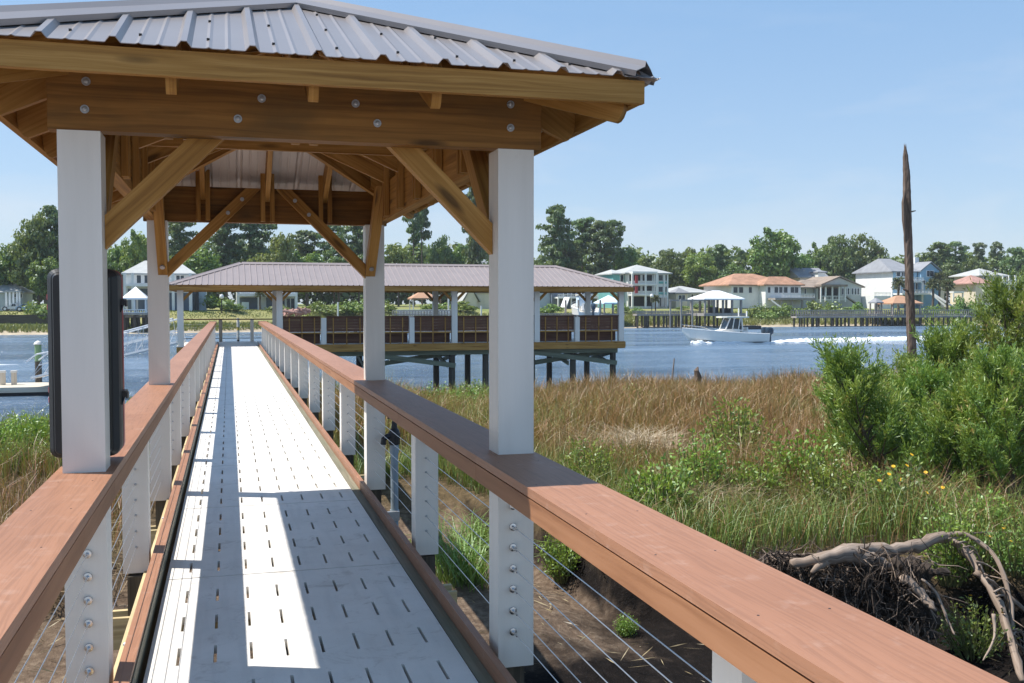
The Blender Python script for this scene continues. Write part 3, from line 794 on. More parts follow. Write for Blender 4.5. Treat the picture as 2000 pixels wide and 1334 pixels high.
def groundmat():
    m, g, p = newmat('marsh_ground')
    o = g.pos(); geo = g.nt.nodes.new('ShaderNodeNewGeometry')
    n1 = g.noise(o, 0.9, 8, 0.65); n2 = g.noise(o, 9, 6, 0.7); n3 = g.noise(o, 40, 4, 0.7)
    sand = g.ramp(n2.outputs[0], [(0.25, (0.075, 0.050, 0.034)), (0.5, (0.155, 0.109, 0.076)), (0.75, (0.30, 0.23, 0.165))]).outputs[0]
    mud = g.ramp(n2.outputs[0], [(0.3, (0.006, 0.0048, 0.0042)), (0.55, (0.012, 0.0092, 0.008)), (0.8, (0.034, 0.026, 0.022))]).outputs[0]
    turf = g.ramp(n2.outputs[0], [(0.3, (0.05, 0.04, 0.022)), (0.55, (0.12, 0.085, 0.045)), (0.8, (0.24, 0.18, 0.10))]).outputs[0]
    sp = g.n('SeparateXYZ', i0=o)
    # creek mud on the right, with shade under deck and roof painted dark; sand elsewhere
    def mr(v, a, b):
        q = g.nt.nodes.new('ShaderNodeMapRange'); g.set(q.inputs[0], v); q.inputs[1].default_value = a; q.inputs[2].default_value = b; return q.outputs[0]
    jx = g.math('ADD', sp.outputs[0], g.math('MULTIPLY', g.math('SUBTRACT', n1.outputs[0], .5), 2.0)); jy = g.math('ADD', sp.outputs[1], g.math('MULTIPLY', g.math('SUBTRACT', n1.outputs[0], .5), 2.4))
    mud_shade = g.math('MULTIPLY', g.math('MAXIMUM', mr(jx, 3.6, 4.3), mr(jy, 9.9, 9.0)), mr(sp.outputs[0], -.75, -.45))
    c = g.mix(mud_shade, sand, mud)
    hi = g.ramp(g.math('ADD', sp.outputs[2], g.math('MULTIPLY', n1.outputs[0], 0.1)), [(0.0, (0, 0, 0)), (1, (1, 1, 1))])
    hgt = g.nt.nodes.new('ShaderNodeMapRange'); g.set(hgt.inputs[0], g.math('ADD', sp.outputs[2], g.math('MULTIPLY', n1.outputs[0], 0.12)))
    hgt.inputs[1].default_value = -1.55; hgt.inputs[2].default_value = -1.30
    c = g.mix(hgt.outputs[0], c, turf)
    ns = g.n('SeparateXYZ', i0=geo.outputs['Normal'])
    steep = g.ramp(ns.outputs[2], [(0.55, (1, 1, 1)), (0.82, (0, 0, 0))]).outputs[0]
    c = g.mix(steep, c, mud)
    g.set(p.inputs['Base Color'], c); p.inputs['Roughness'].default_value = 0.9; p.inputs['Specular IOR Level'].default_value = 0.12
    h = g.math('ADD', n2.outputs[0], g.math('MULTIPLY', n3.outputs[0], 0.4))
    g.set(p.inputs['Normal'], g.bump(h, 0.8, 0.05))
    return m
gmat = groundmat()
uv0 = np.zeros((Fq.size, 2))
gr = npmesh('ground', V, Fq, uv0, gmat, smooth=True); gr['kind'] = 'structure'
# far bank
def far_shore(x): return 140 + 11 * sstep(-25, 30, x) + 3 * nz(x, 0, .03, 4) + 1.5 * nz(x, 5, .12)
def bank_z(x, y):
    d = y - far_shore(x)
    left = 1 - sstep(-6, 40, x)
    z = -3.6 + 1.35 * sstep(-8, .5, d) + .5 * sstep(.5, 4, d) + .5 * sstep(4, 16, d) + 1.75 * sstep(14 - 4 * left, 26 - 8 * left, d) + .7 * sstep(24, 60, d)
    return z + (.12 * nz(x, y, .15) if d > 2 else 0)
bx = [-500, -300] + [-200 + i * 4 for i in range(130)] + [340, 420, 560]
by_ = [-10, -6, -3, -1, 0, 1, 2, 3.5, 5, 8, 11, 14, 17, 20, 23, 26, 30, 36, 44, 60, 90, 150, 250, 400]
V = []
for d in by_:
    for x in bx:
        y = far_shore(x) + d; V.append((x, y, bank_z(x, y)))
V = np.array(V); nx = len(bx)
Fq = np.array([(j * nx + i, j * nx + i + 1, (j + 1) * nx + i + 1, (j + 1) * nx + i) for j in range(len(by_) - 1) for i in range(nx - 1)])
def bankmat():
    m, g, p = newmat('far_bank_ground')
    o = g.pos(); n = g.noise(o, .5, 6, .65); n2 = g.noise(o, .06, 4, .5); sp = g.n('SeparateXYZ', i0=o)
    grass = g.ramp(n.outputs[0], [(.3, (.10, .145, .03)), (.7, (.24, .26, .075))]).outputs[0]
    grass = g.mix(g.ramp(n2.outputs[0], [(.45, (0, 0, 0)), (.65, (.8, .8, .8))]).outputs[0], grass, (.32, .27, .11))
    sand = g.ramp(n.outputs[0], [(.3, (.30, .24, .16)), (.7, (.50, .42, .30))]).outputs[0]
    z = g.math('ADD', sp.outputs[2], g.math('MULTIPLY', g.math('SUBTRACT', n.outputs[0], .5), .5))
    mr = g.nt.nodes.new('ShaderNodeMapRange'); g.set(mr.inputs[0], z); mr.inputs[1].default_value = -1.95; mr.inputs[2].default_value = -1.75
    g.set(p.inputs['Base Color'], g.mix(mr.outputs[0], sand, grass)); p.inputs['Roughness'].default_value = .9
    return m
fbk = npmesh('far_bank', V, Fq, np.zeros((Fq.size, 2)), bankmat(), smooth=True); fbk['kind'] = 'structure'
# water
def watermat():
    m, g, p = newmat('river_water')
    o = g.pos()
    w1 = g.noise(g.map(o, (.9, 2.6, 1)), 1.0, 5, .6, .3); w2 = g.noise(g.map(o, (.12, .5, 1)), 1.0, 4, .55)
    w3 = g.noise(g.map(o, (4.0, 8.0, 1)), 1.0, 3, .6)
    c = g.ramp(w2.outputs[0], [(.35, (.075, .135, .215)), (.65, (.125, .195, .285))]).outputs[0]
    g.set(p.inputs['Base Color'], c); w4 = g.noise(g.map(o, (.02, .07, 1)), 1.0, 4, .6); c = g.mix(g.ramp(w4.outputs[0], [(.4, (0, 0, 0)), (.62, (.5, .5, .5))]).outputs[0], c, (.19, .265, .35)); g.set(p.inputs['Base Color'], c); g.set(p.inputs['Roughness'], g.ramp(w4.outputs[0], [(.4, (.10,) * 3), (.62, (.30,) * 3)]).outputs[0]); p.inputs['IOR'].default_value = 1.33
    h = g.math('ADD', g.math('ADD', g.math('MULTIPLY', w1.outputs[0], .5), g.math('MULTIPLY', w2.outputs[0], 1.0)), g.math('MULTIPLY', w3.outputs[0], .12))
    g.set(p.inputs['Normal'], g.bump(h, 1.0, .85))
    return m
wm = watermat()
wv = np.array([(-490, 20, WZ), (550, 20, WZ), (550, 300, WZ), (-490, 300, WZ)], float)
wt = npmesh('water', wv, np.array([[0, 1, 2, 3]]), np.zeros((4, 2)), wm); wt['kind'] = 'structure'

# ================================================================== VEGETATION
def leafmat(name, stops, trans=.3, rough=.5, gloss=.06, tip=None, rootc=None):
    m = bpy.data.materials.new(name); m.use_nodes = True; nt = m.node_tree; g = G(nt)
    nt.nodes.remove(nt.nodes['Principled BSDF']); outn = nt.nodes['Material Output']
    uv = g.n('SeparateXYZ', i0=g.coord('UV'))
    oi = nt.nodes.new('ShaderNodeObjectInfo')
    c = g.ramp(uv.outputs[0], stops).outputs[0]
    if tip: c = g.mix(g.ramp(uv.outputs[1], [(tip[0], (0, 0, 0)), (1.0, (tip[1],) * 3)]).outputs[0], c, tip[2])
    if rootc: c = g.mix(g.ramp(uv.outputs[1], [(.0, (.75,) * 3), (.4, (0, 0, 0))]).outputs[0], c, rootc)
    hs = nt.nodes.new('ShaderNodeHueSaturation'); g.set(hs.inputs['Color'], c)
    g.set(hs.inputs['Hue'], g.math('ADD', g.math('MULTIPLY', oi.outputs['Random'], .045), .478))
    g.set(hs.inputs['Value'], g.math('ADD', g.math('MULTIPLY', oi.outputs['Random'], .35), .82))
    d = nt.nodes.new('ShaderNodeBsdfDiffuse'); g.set(d.inputs[0], hs.outputs[0])
    t = nt.nodes.new('ShaderNodeBsdfTranslucent')
    g.set(t.inputs[0], g.mix(.5, hs.outputs[0], (.25, .30, .04)) if trans > .2 else hs.outputs[0])
    gl = nt.nodes.new('ShaderNodeBsdfGlossy'); gl.inputs['Roughness'].default_value = rough; gl.inputs[0].default_value = (.8, .85, .9, 1)
    m1 = nt.nodes.new('ShaderNodeMixShader'); m1.inputs[0].default_value = trans; g.set(m1.inputs[1], d.outputs[0]); g.set(m1.inputs[2], t.outputs[0])
    m2 = nt.nodes.new('ShaderNodeMixShader'); m2.inputs[0].default_value = gloss; g.set(m2.inputs[1], m1.outputs[0]); g.set(m2.inputs[2], gl.outputs[0])
    nt.links.new(m2.outputs[0], outn.inputs[0])
    return m
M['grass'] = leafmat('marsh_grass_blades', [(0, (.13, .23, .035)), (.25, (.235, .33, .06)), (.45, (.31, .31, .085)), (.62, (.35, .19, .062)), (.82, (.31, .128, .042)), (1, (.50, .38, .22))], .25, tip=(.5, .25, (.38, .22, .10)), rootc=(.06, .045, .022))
M['leaf'] = leafmat('broadleaf_foliage', [(0, (.05, .10, .020)), (.5, (.13, .225, .036)), (1, (.25, .34, .065))], .42)
M['oak'] = leafmat('evergreen_oak_foliage', [(0, (.05, .088, .020)), (.5, (.12, .185, .036)), (1, (.23, .29, .065))], .38)
M['needle'] = leafmat('pine_needles', [(0, (.042, .080, .022)), (.5, (.105, .17, .040)), (1, (.21, .265, .065))], .32)
M['bright'] = leafmat('bright_shrub_leaves', [(0, (.09, .17, .02)), (.5, (.22, .35, .04)), (1, (.42, .50, .08))], .35)
M['cedar'] = leafmat('cedar_sprays', [(0, (.09, .18, .03)), (.45, (.22, .35, .055)), (.8, (.36, .45, .08)), (1, (.50, .38, .13))], .38)
M['hedge'] = leafmat('hedge_leaves', [(0, (.06, .12, .02)), (.5, (.16, .26, .04)), (1, (.30, .38, .07))], .3)
M['palm'] = leafmat('palm_fronds', [(0, (.05, .075, .02)), (.5, (.11, .14, .04)), (1, (.28, .24, .10))], .2)
M['bark'] = plain('grey_brown_bark', (.12, .09, .068), .85, .35, 2.0, bump=.5, bscale=12)
M['palebark'] = wood('weathered_driftwood', (.10, .07, .05), (.26, .195, .15), (.40, .32, .26), .85, knots=False, gs=(2.5, 40))
M['snag'] = wood('dead_grey_brown_trunk', (.05, .036, .028), (.135, .095, .072), (.25, .19, .15), .88, knots=False, gs=(1.6, 26))
M['root'] = plain('dark_root_peat', (.05, .036, .027), .9, .45, 9.0, bump=.7, bscale=30)
M['dryleaf'] = leafmat('dry_grass_litter', [(0, (.20, .14, .08)), (.5, (.36, .27, .15)), (1, (.55, .45, .30))], .15)
nrg = np.random.default_rng(11)
def blades(P, h, w, lean, tint, seg=2, rng=nrg):
    """curved tapering blades: P (n,3) roots, h, w, lean, tint (n,)"""
    n = len(P); a = rng.uniform(0, 2 * np.pi, n); b = rng.uniform(0, 2 * np.pi, n)
    side = np.stack([np.cos(a), np.sin(a), np.zeros(n)], 1) * w[:, None] * .5
    ld = np.stack([np.cos(b), np.sin(b), np.zeros(n)], 1)
    mid = P + ld * (lean * h * .28)[:, None] + np.array([0, 0, 1.]) * (h * .6)[:, None]
    tp = P + ld * (lean * h)[:, None] + np.array([0, 0, 1.]) * (h * (1 - .35 * lean))[:, None]
    V = np.stack([P - side, P + side, mid + side * .8, mid - side * .8, tp + side * .12, tp - side * .12], 1).reshape(-1, 3)
    i = np.arange(n)[:, None] * 6
    Fc = np.concatenate([i + np.array([[0, 1, 2, 3]]), i + np.array([[3, 2, 4, 5]])], 1).reshape(-1, 4)
    uv = np.zeros((n, 8, 2)); uv[:, :, 0] = tint[:, None]; uv[:, :, 1] = np.array([0, 0, .6, .6, .6, .6, 1, 1])[None]
    return V, Fc, uv.reshape(-1, 2)
def ground_arr(xy): return np.array([ground_z(x, y) for x, y in xy])
def field(name, label, n, sampler, hr, wr, tintf, lean=(.1, .6), mat='grass', clump=.25):
    xy = sampler(n); n = len(xy)
    z = ground_arr(xy); P = np.column_stack([xy, z - .03])
    cl = np.array([nz(x, y, .55, 21) for x, y in xy]); cl2 = np.array([nz(x, y, .16, 33) for x, y in xy])
    h = nrg.uniform(*hr, n) * (1 + .45 * cl + .15 * cl2); w = nrg.uniform(*wr, n)
    w = w * np.maximum(1, xy[:, 1] / 14)
    t = np.clip(tintf(xy, cl, cl2) + nrg.normal(0, .13, n), .0, 1)
    gp = np.array([nz(x, y, .5, 41) for x, y in xy]); h = h * np.where(xy[:, 1] > 13, 1 + .35 * gp, 1)
    V, Fc, uv = blades(P, h, w, nrg.uniform(*lean, n), t)
    o = npmesh(name, V, Fc, uv, M[mat]); tag(o, label, 'grass', kind='stuff')
    return o
def in_view(xy, m=1.12):
    x, y = xy[:, 0], xy[:, 1]
    ang = np.arctan2(x, y); return (ang < YAW + math.atan(1000 / F_PX) * m) & (ang > YAW - math.atan(1000 / F_PX) * m)
def samp(x0, x1, y0, y1, keep=None):
    def f(n):
        y = np.sqrt(nrg.uniform(y0 * y0, y1 * y1, int(n)))      # even per unit of picture-ish area
        y = y0 + (y1 - y0) * nrg.uniform(0, 1, int(n)) ** 1.15
        x = nrg.uniform(x0, x1, int(n)); xy = np.column_stack([x, y])
        by = np.array([bank_y(a) for a in x]); sy = np.array([shore_y(a) for a in x])
        thin = (x > 5.6) & (x < 10.5) & (y < 9.9) & (nrg.uniform(0, 1, len(x)) > np.where(x > 7.6, .75, .15))
        gap = np.array([nz(a, b, .5, 41) for a, b in xy]) + .5 * np.array([nz(a, b, 1.4, 17) for a, b in xy]); thin |= (y > 13) & (nrg.uniform(0, 1, len(x)) > .35 + 1.5 * np.clip(gap + .40, 0, 1))
        ok = ~thin & (y > by + .15) & (y < sy - .4) & in_view(xy) & ((x > 1.75) | (x < -1.1))
        if keep is not None: ok &= keep(xy)
        return xy[ok]
    return f
# tall needle rush, brown tipped, right of the walkway
def t_rush(xy, cl, cl2):
    yb = np.array([bank_y(a) for a in xy[:, 0]]); d = xy[:, 1] - yb
    return (.47 + .30 * np.clip((d - 3.0) / 3, 0, 1) + .62 * cl2 + .28 * cl) - .25 * np.clip((xy[:, 1] - 25) / 6, 0, 1) * (xy[:, 0] < 9)
t_rush0 = t_rush
def t_rush(xy, cl, cl2): return np.minimum(t_rush0(xy, cl, cl2), .72)
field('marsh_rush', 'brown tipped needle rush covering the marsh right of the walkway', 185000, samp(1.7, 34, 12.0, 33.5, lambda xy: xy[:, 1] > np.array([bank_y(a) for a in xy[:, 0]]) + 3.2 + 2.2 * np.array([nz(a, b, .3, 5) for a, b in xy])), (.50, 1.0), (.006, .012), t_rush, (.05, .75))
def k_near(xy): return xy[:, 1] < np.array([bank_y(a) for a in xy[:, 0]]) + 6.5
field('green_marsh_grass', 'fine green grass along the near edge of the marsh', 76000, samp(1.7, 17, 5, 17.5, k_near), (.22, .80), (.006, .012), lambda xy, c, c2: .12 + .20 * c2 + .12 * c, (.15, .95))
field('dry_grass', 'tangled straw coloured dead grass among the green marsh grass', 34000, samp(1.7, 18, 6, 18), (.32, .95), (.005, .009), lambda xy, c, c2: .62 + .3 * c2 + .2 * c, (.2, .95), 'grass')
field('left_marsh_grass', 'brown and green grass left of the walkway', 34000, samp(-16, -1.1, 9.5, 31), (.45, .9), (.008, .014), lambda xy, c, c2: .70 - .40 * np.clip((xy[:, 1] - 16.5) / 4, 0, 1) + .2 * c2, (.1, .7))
# ---------------------------------------------------------------- shrubs and trees
def unit(v): return v / np.maximum(1e-9, np.linalg.norm(v, axis=1, keepdims=True))
def kites(P, D, L, Wd, tint, rng):
    """thin kite shaped leaves from P along D"""
    n = len(P); s = unit(np.cross(D, rng.normal(size=(n, 3)))) * Wd[:, None] * .5
    V = np.stack([P, P + D * (L * .45)[:, None] + s, P + D * L[:, None], P + D * (L * .45)[:, None] - s], 1).reshape(-1, 3)
    Fc = np.arange(4 * n).reshape(n, 4)
    uv = np.zeros((n, 4, 2)); uv[:, :, 0] = tint[:, None]; uv[:, 2, 1] = 1; uv[:, 1, 1] = uv[:, 3, 1] = .5
    return V, Fc, uv.reshape(-1, 2)
def diamonds(Cc, N, size, tint, rng, asp=1.4):
    n = len(Cc); N = unit(N); a = unit(np.cross(N, rng.normal(size=(n, 3)))); b = np.cross(N, a)
    a = a * (size * asp * .5)[:, None]; b = b * (size * .5)[:, None]
    V = np.stack([Cc - a, Cc - b, Cc + a, Cc + b], 1).reshape(-1, 3)
    uv = np.zeros((n, 4, 2)); uv[:, :, 0] = tint[:, None]
    return V, np.arange(4 * n).reshape(n, 4), uv.reshape(-1, 2)
def cloud(cl, per, size, rng, asp=1.4, up=.35):
    """leaves filling clumps [(centre, radii, tint)]"""
    Cs, Ns, Ts = [], [], []
    for c, r, t in cl:
        k = max(6, int(per * rng.uniform(.7, 1.3)))
        d = unit(rng.normal(size=(k, 3))); q = (.35 + .75 * rng.uniform(0, 1, k) ** .6)[:, None]
        Cs.append(np.array(c) + d * q * np.array(r)); Ns.append(d + rng.normal(size=(k, 3)) * .55 + np.array([0, 0, up]))
        Ts.append(np.clip(t + rng.normal(0, .10, k), 0, 1))
    Cs = np.concatenate(Cs); Ns = np.concatenate(Ns); Ts = np.concatenate(Ts)
    return diamonds(Cs, Ns, size * rng.uniform(.6, 1.35, len(Cs)), Ts, rng, asp)
PROTO = {}
def tree_proto(key, kind, seed):
    rng = np.random.default_rng(seed); H = 16.0
    t = thing('tree', 'tree', 'tree'); m = MB()
    if kind == 'broad':
        Wd = 12.0; cz = 10.0; rz = 6.2; m.tube([(0, 0, -1), (.1, 0, 2.5), (.0, .1, 6), (.1, 0, 10)], [.42, .34, .27, .12], 8)
        cl = []
        for i in range(84):
            d = unit(rng.normal(size=(1, 3)))[0]; q = rng.uniform(.45, 1.0) ** .6
            c = d * q * np.array([Wd * .42, Wd * .42, rz * .86]) * (1 + .12 * rng.normal()) + np.array([0, 0, cz])
            if c[2] < 3.2: c[2] = 3.2 + rng.uniform(0, 1)
            r = rng.uniform(.9, 1.75); cl.append((c, (r, r, r * .8), rng.uniform(.2, .85)))
        for i in range(7):
            a = i * 2.4; z = 4 + i * .7; e = np.array([math.cos(a) * 3.5, math.sin(a) * 3.5, z + 3]); m.tube([(0, 0, z), (e[0] * .5, e[1] * .5, z + 1.6), tuple(e)], [.16, .11, .04], 6)
        V, Fc, uv = cloud(cl, 80, .50, rng)
    elif kind == 'oak':
        Wd = 15.0; m.tube([(0, 0, -1), (.3, 0, 2), (.1, .2, 5), (.4, 0, 9)], [.55, .42, .32, .14], 8)
        cl = []
        for i in range(92):
            a = rng.uniform(0, 6.28); q = rng.uniform(0, 1) ** .6; rr = q * Wd * .47
            z = 5.0 + rng.uniform(0, 1) ** .8 * (10.2 * math.sqrt(max(.05, 1 - .75 * q * q)) - .8)
            r = rng.uniform(1.0, 2.0); cl.append(((rr * math.cos(a), rr * math.sin(a), z), (r * 1.15, r * 1.15, r * .62), rng.uniform(.15, .8)))
        for i in range(9):
            a = i * 2.4 + .3; z = 3 + i * .6; m.tube([(0, 0, z), (math.cos(a) * 2.5, math.sin(a) * 2.5, z + 2.2), (math.cos(a) * 5.2, math.sin(a) * 5.2, z + 3.6)], [.2, .13, .05], 6)
        V, Fc, uv = cloud(cl, 72, .50, rng)
    elif kind in ('pine', 'tallpine'):
        tall = kind == 'tallpine'; n = 17 if tall else 32; z0 = 9.0 if tall else 3.6; Wm = 2.9 if tall else 4.4
        m.tube([(0, 0, -1), (.12, .05, 4), (-.1, .1, 9), (.08, 0, 15.3)], [.27, .22, .17, .06], 8); cl = []
        for i in range(n):
            f = (i + .5) / n; z = z0 + (15.2 - z0) * f; a = i * 2.4 + rng.normal() * .4
            L = Wm * (.5 + .5 * math.sin(math.pi * min(1, .18 + .82 * (1 - f)))) * rng.uniform(.55, 1.1)
            if f > .93: L *= .25
            e = np.array([math.cos(a) * L, math.sin(a) * L, z + .5 + L * .12])
            m.tube([(0, 0, z - .3), (e[0] * .5, e[1] * .5, z + .1), tuple(e)], [.07, .05, .02], 5)
            for q in ((.95, .7) if tall else (1.0, .62, .35)):
                r = rng.uniform(.7, 1.15) * (1.0 if tall else 1.15)
                cl.append((e * np.array([q, q, 1]) + rng.normal(size=3) * .2, (r * 1.3, r * 1.3, r * .45), rng.uniform(.15, .75)))
        V, Fc, uv = cloud(cl, 66, .38, rng, asp=2.0, up=.6)
    elif kind == 'palm':
        H = 16; m.tube([(0, 0, -1), (.3, 0, 5), (.1, .1, 12.6)], [.62, .5, .55], 8, jit=.15)
        P_, D_ = [], []
        for i in range(34):
            a = i * 2.4; el = rng.uniform(-.7, 1.2); L = 3.0; d0 = np.array([math.cos(a) * math.cos(el), math.sin(a) * math.cos(el), math.sin(el)])
            for k in range(9):
                f = .25 + .75 * k / 8; p = d0 * L * f + np.array([0, 0, 12.7 - .9 * f * f])
                for s in range(4): P_.append(p); D_.append(d0 * .8 + rng.normal(size=3) * .6 + np.array([0, 0, -.35]))
        P_ = np.array(P_); D_ = unit(np.array(D_)); n = len(P_)
        V, Fc, uv = kites(P_, D_, rng.uniform(.7, 1.3, n), np.full(n, .34), np.clip(rng.normal(.5, .25, n), 0, 1), rng)
    elif kind == 'shrub':
        cl = []; H = 4
        for i in range(16):
            d = unit(rng.normal(size=(1, 3)))[0]; d[2] = abs(d[2]); c = d * np.array([2.2, 2.2, 2.2]) * rng.uniform(.4, 1) + np.array([0, 0, .9])
            r = rng.uniform(.6, 1.1); cl.append((c, (r, r, r * .85), rng.uniform(.2, .9)))
        m.tube([(0, 0, -.3), (.1, 0, .8), (0, .1, 1.8)], [.1, .07, .03], 6)
        V, Fc, uv = cloud(cl, 60, .33, rng)
    mt = dict(broad='leaf', oak='oak', pine='needle', tallpine='needle', palm='palm', shrub='hedge')[kind]
    o = npmesh('crown' if kind != 'shrub' else 'foliage', V, Fc, uv, M[mt], t); m.build('trunk' if kind != 'shrub' else 'stem', M['bark'], t)
    PROTO[key] = t; t['used'] = 0
    return t
for i, (k, kd) in enumerate((('broad0', 'broad'), ('broad1', 'broad'), ('oak0', 'oak'), ('oak1', 'oak'), ('pine0', 'pine'), ('pine1', 'pine'), ('tall0', 'tallpine'), ('tall1', 'tallpine'), ('palm0', 'palm'), ('shrub0', 'shrub'), ('shrub1', 'shrub'))):
    tree_proto(k, kd, 100 + i)
W0 = dict(broad=12.6, oak=16.0, pine=10.0, tall=6.6, palm=6.6, shrub=5.6); H0 = dict(broad=16.6, oak=16.0, pine=16.0, tall=16.0, palm=15.2, shrub=4.0)
def put_tree(key, px, ytop, wpx, Y, label, cat='tree', name=None, rz=None, group='trees on the far bank', zoff=0.0, mat=None):
    t = PROTO[key]
    if t['used']:
        c = copy_tree(t)
    else: c = t; t['used'] = 1
    if 'used' in c: pass
    kind = key[:-1]; p = at(px, ytop, Y); gz_ = bank_z(p.x, Y) + zoff
    h = (p.z - gz_) / H0[kind]; w = wpx * Y / F_PX / W0[kind]
    place(c, (p.x, Y, gz_), rnd.uniform(0, 6.28) if rz is None else rz, (w, w, h), label, group)
    c['category'] = cat; c.name = name or dict(broad='broadleaf_tree', oak='oak_tree', pine='pine_tree', tall='pine_tree', palm='palm_tree', shrub='shrub')[kind]
    if mat:
        for ch in c.children:
            if ch.name.startswith(('crown', 'foliage')):
                ch.data = ch.data.copy() if ch.data.users > 1 else ch.data
                ch.data.materials[0] = M[mat]
    return c
TREES = [
 # key, px, top y, width px, Y, label
 ('pine0', 1085, 402, 84, 205, 'tall dense pine standing highest right of the near gazebo post'),
 ('tall0', 1138, 426, 58, 210, 'bare stemmed pine with flat top left of the teal house'),
 ('pine1', 1172, 432, 74, 206, 'bushy dark pine behind the right end of the pier roof'),
 ('tall1', 1200, 430, 46, 208, 'slim open pine rising over the left edge of the teal house'),
 ('oak0', 1058, 490, 70, 203, 'dark oak low beside the near right gazebo post'),
 ('pine1', 1110, 470, 70, 208, 'dark pine filling under the tallest pine'),
 ('broad0', 1226, 474, 64, 208, 'round green tree directly behind the teal house roof'),
 ('broad1', 1262, 492, 74, 214, 'dull green tree right of the teal house ridge'),
 ('oak1', 1303, 476, 76, 212, 'dark round crowned pine between teal house and pale willow'),
 ('broad1', 1345, 474, 66, 216, 'grey green tree behind the light willow like tree'),
 ('broad0', 1368, 486, 84, 204, 'pale yellow green tree left of the orange roofed house'),
 ('pine0', 1408, 478, 56, 215, 'thin grey green tree left of the big bright tree'),
 ('oak0', 1440, 508, 80, 206, 'low mixed tree behind the orange roof left slope'),
 ('broad1', 1514, 434, 128, 202, 'biggest bright green tree behind the orange roofed house'),
 ('broad0', 1560, 490, 84, 206, 'green tree on the right shoulder of the biggest bright tree'),
 ('broad1', 1606, 464, 70, 210, 'yellow green tree between the biggest tree and the broad oak'),
 ('oak1', 1636, 446, 92, 208, 'oak with flat top layer left of the dark broad oak'),
 ('oak0', 1690, 444, 116, 207, 'broad dark oak left of the white and blue house'),
 ('broad0', 1728, 496, 66, 212, 'small green tree behind the white wall of the blue house'),
 ('tall0', 1832, 474, 60, 214, 'flat topped pine right of the chimney'),
 ('tall1', 1868, 472, 54, 216, 'flat topped pine with long side branch left of the far right house'),
 ('oak1', 1858, 506, 92, 206, 'dark oak behind the group of palms'),
 ('oak0', 1906, 496, 96, 218, 'rounded oak behind the red roofed house'),
 ('tall1', 1912, 474, 30, 222, 'small pine top poking over the rounded oak'),
 ('tall0', 1948, 472, 34, 224, 'second small pine top right of the first above the far right house'),
 ('oak1', 1990, 472, 110, 214, 'dark oak at the right edge of the photo'),
 ('tall0', 808, 392, 40, 200, 'left of two thin pines seen right of the far gazebo post'),
 ('tall1', 824, 380, 40, 204, 'right of two thin pines seen right of the far gazebo post'),
 ('broad0', 778, 470, 70, 196, 'bright tree beside the far right gazebo post'),
 ('oak0', 860, 446, 60, 205, 'dark tree under the right front brace'),
 ('broad1', 905, 466, 64, 206, 'green tree left of the near right gazebo post'),
 ('pine1', 928, 360, 60, 190, 'pine top showing between side brace and near right post'),
 ('oak1', 960, 488, 70, 204, 'dark tree behind the near right gazebo post'),
 ('pine0', 352, 418, 74, 196, 'dark pine right of the far left gazebo post'),
 ('broad1', 392, 476, 90, 190, 'mid green tree left of the yellow green tree'),
 ('pine1', 440, 410, 84, 204, 'dark pine over the left end of the pier roof'),
 ('pine0', 500, 416, 86, 206, 'dark pine behind the yellow green tree'),
 ('broad0', 548, 446, 66, 186, 'yellow green tree in the middle of the gazebo opening'),
 ('broad1', 508, 486, 66, 184, 'lower yellow green tree left of centre in the gazebo opening'),
 ('tall0', 600, 450, 64, 204, 'dark flat pine crown in the centre of the gazebo opening'),
 ('broad1', 598, 482, 74, 188, 'green tree under the dark flat pine crown'),
 ('pine1', 652, 436, 70, 200, 'pine seen through the right rear brace'),
 ('pine0', 700, 428, 80, 198, 'dark pine left of the far right gazebo post'),
 ('oak1', 660, 492, 90, 192, 'low oak behind the right rear brace'),
 ('broad1', 268, 438, 66, 172, 'bright green tree between the two left gazebo posts'),
 ('broad0', 232, 470, 56, 178, 'green tree right of the black locker'),
 ('oak0', 306, 462, 60, 182, 'grey green tree behind the far left gazebo post'),
 ('oak1', 72, 404, 96, 166, 'large spreading dark tree left of the near left gazebo post'),
 ('pine1', 98, 402, 66, 170, 'pine at the left side of the near left gazebo post'),
 ('oak0', 18, 462, 100, 168, 'dark oak at the left edge of the photo'),
 ('broad1', 88, 492, 66, 162, 'grey green tree just left of the black locker'),
 ('oak0', 150, 440, 80, 170, 'oak hidden mostly behind the near left gazebo post'),
]
BRIGHT = {'pale yellow green tree left of the orange roofed house', 'yellow green tree in the middle of the gazebo opening', 'lower yellow green tree left of centre in the gazebo opening', 'bright green tree between the two left gazebo posts', 'bright tree beside the far right gazebo post'}
for key, px, yt, wp, Y, lab in TREES:
    put_tree(key, px, yt, wp, Y, lab)
def recolor(o, mat):
    for ch in o.children:
        if ch.name.startswith(('crown', 'foliage')):
            me = ch.data.copy(); me.materials[0] = M[mat]; ch.data = me
M['lime'] = leafmat('yellow_green_foliage', [(0, (.08, .135, .02)), (.5, (.19, .27, .038)), (1, (.33, .39, .07))], .4)
M['fresh'] = leafmat('fresh_green_foliage', [(0, (.045, .11, .013)), (.5, (.125, .26, .028)), (1, (.25, .38, .06))], .4)
for o in list(COL.objects):
    if o.get('label') in BRIGHT: recolor(o, 'lime')
    elif o.get('label') in ('biggest bright green tree behind the orange roofed house', 'green tree under the dark flat pine crown', 'mid green tree left of the yellow green tree'): recolor(o, 'fresh')
PALMS = [(1756, 540, 34, 172, 'palm in front of the white and blue house'), (1822, 543, 32, 174, 'left palm of the three right of the dead trunk'), (1836, 530, 34, 178, 'tallest palm, in the middle of the three right of the dead trunk'), (1851, 545, 32, 174, 'right palm of the three right of the dead trunk'),
         (508, 566, 22, 168, 'small palm in front of the white balcony house'), (1280, 575, 20, 168, 'small young palm at the right front of the teal house')]
for px, yt, wp, Y, lab in PALMS: put_tree('palm0', px, yt, wp, Y, lab, group='palms on the far bank', cat='palm')
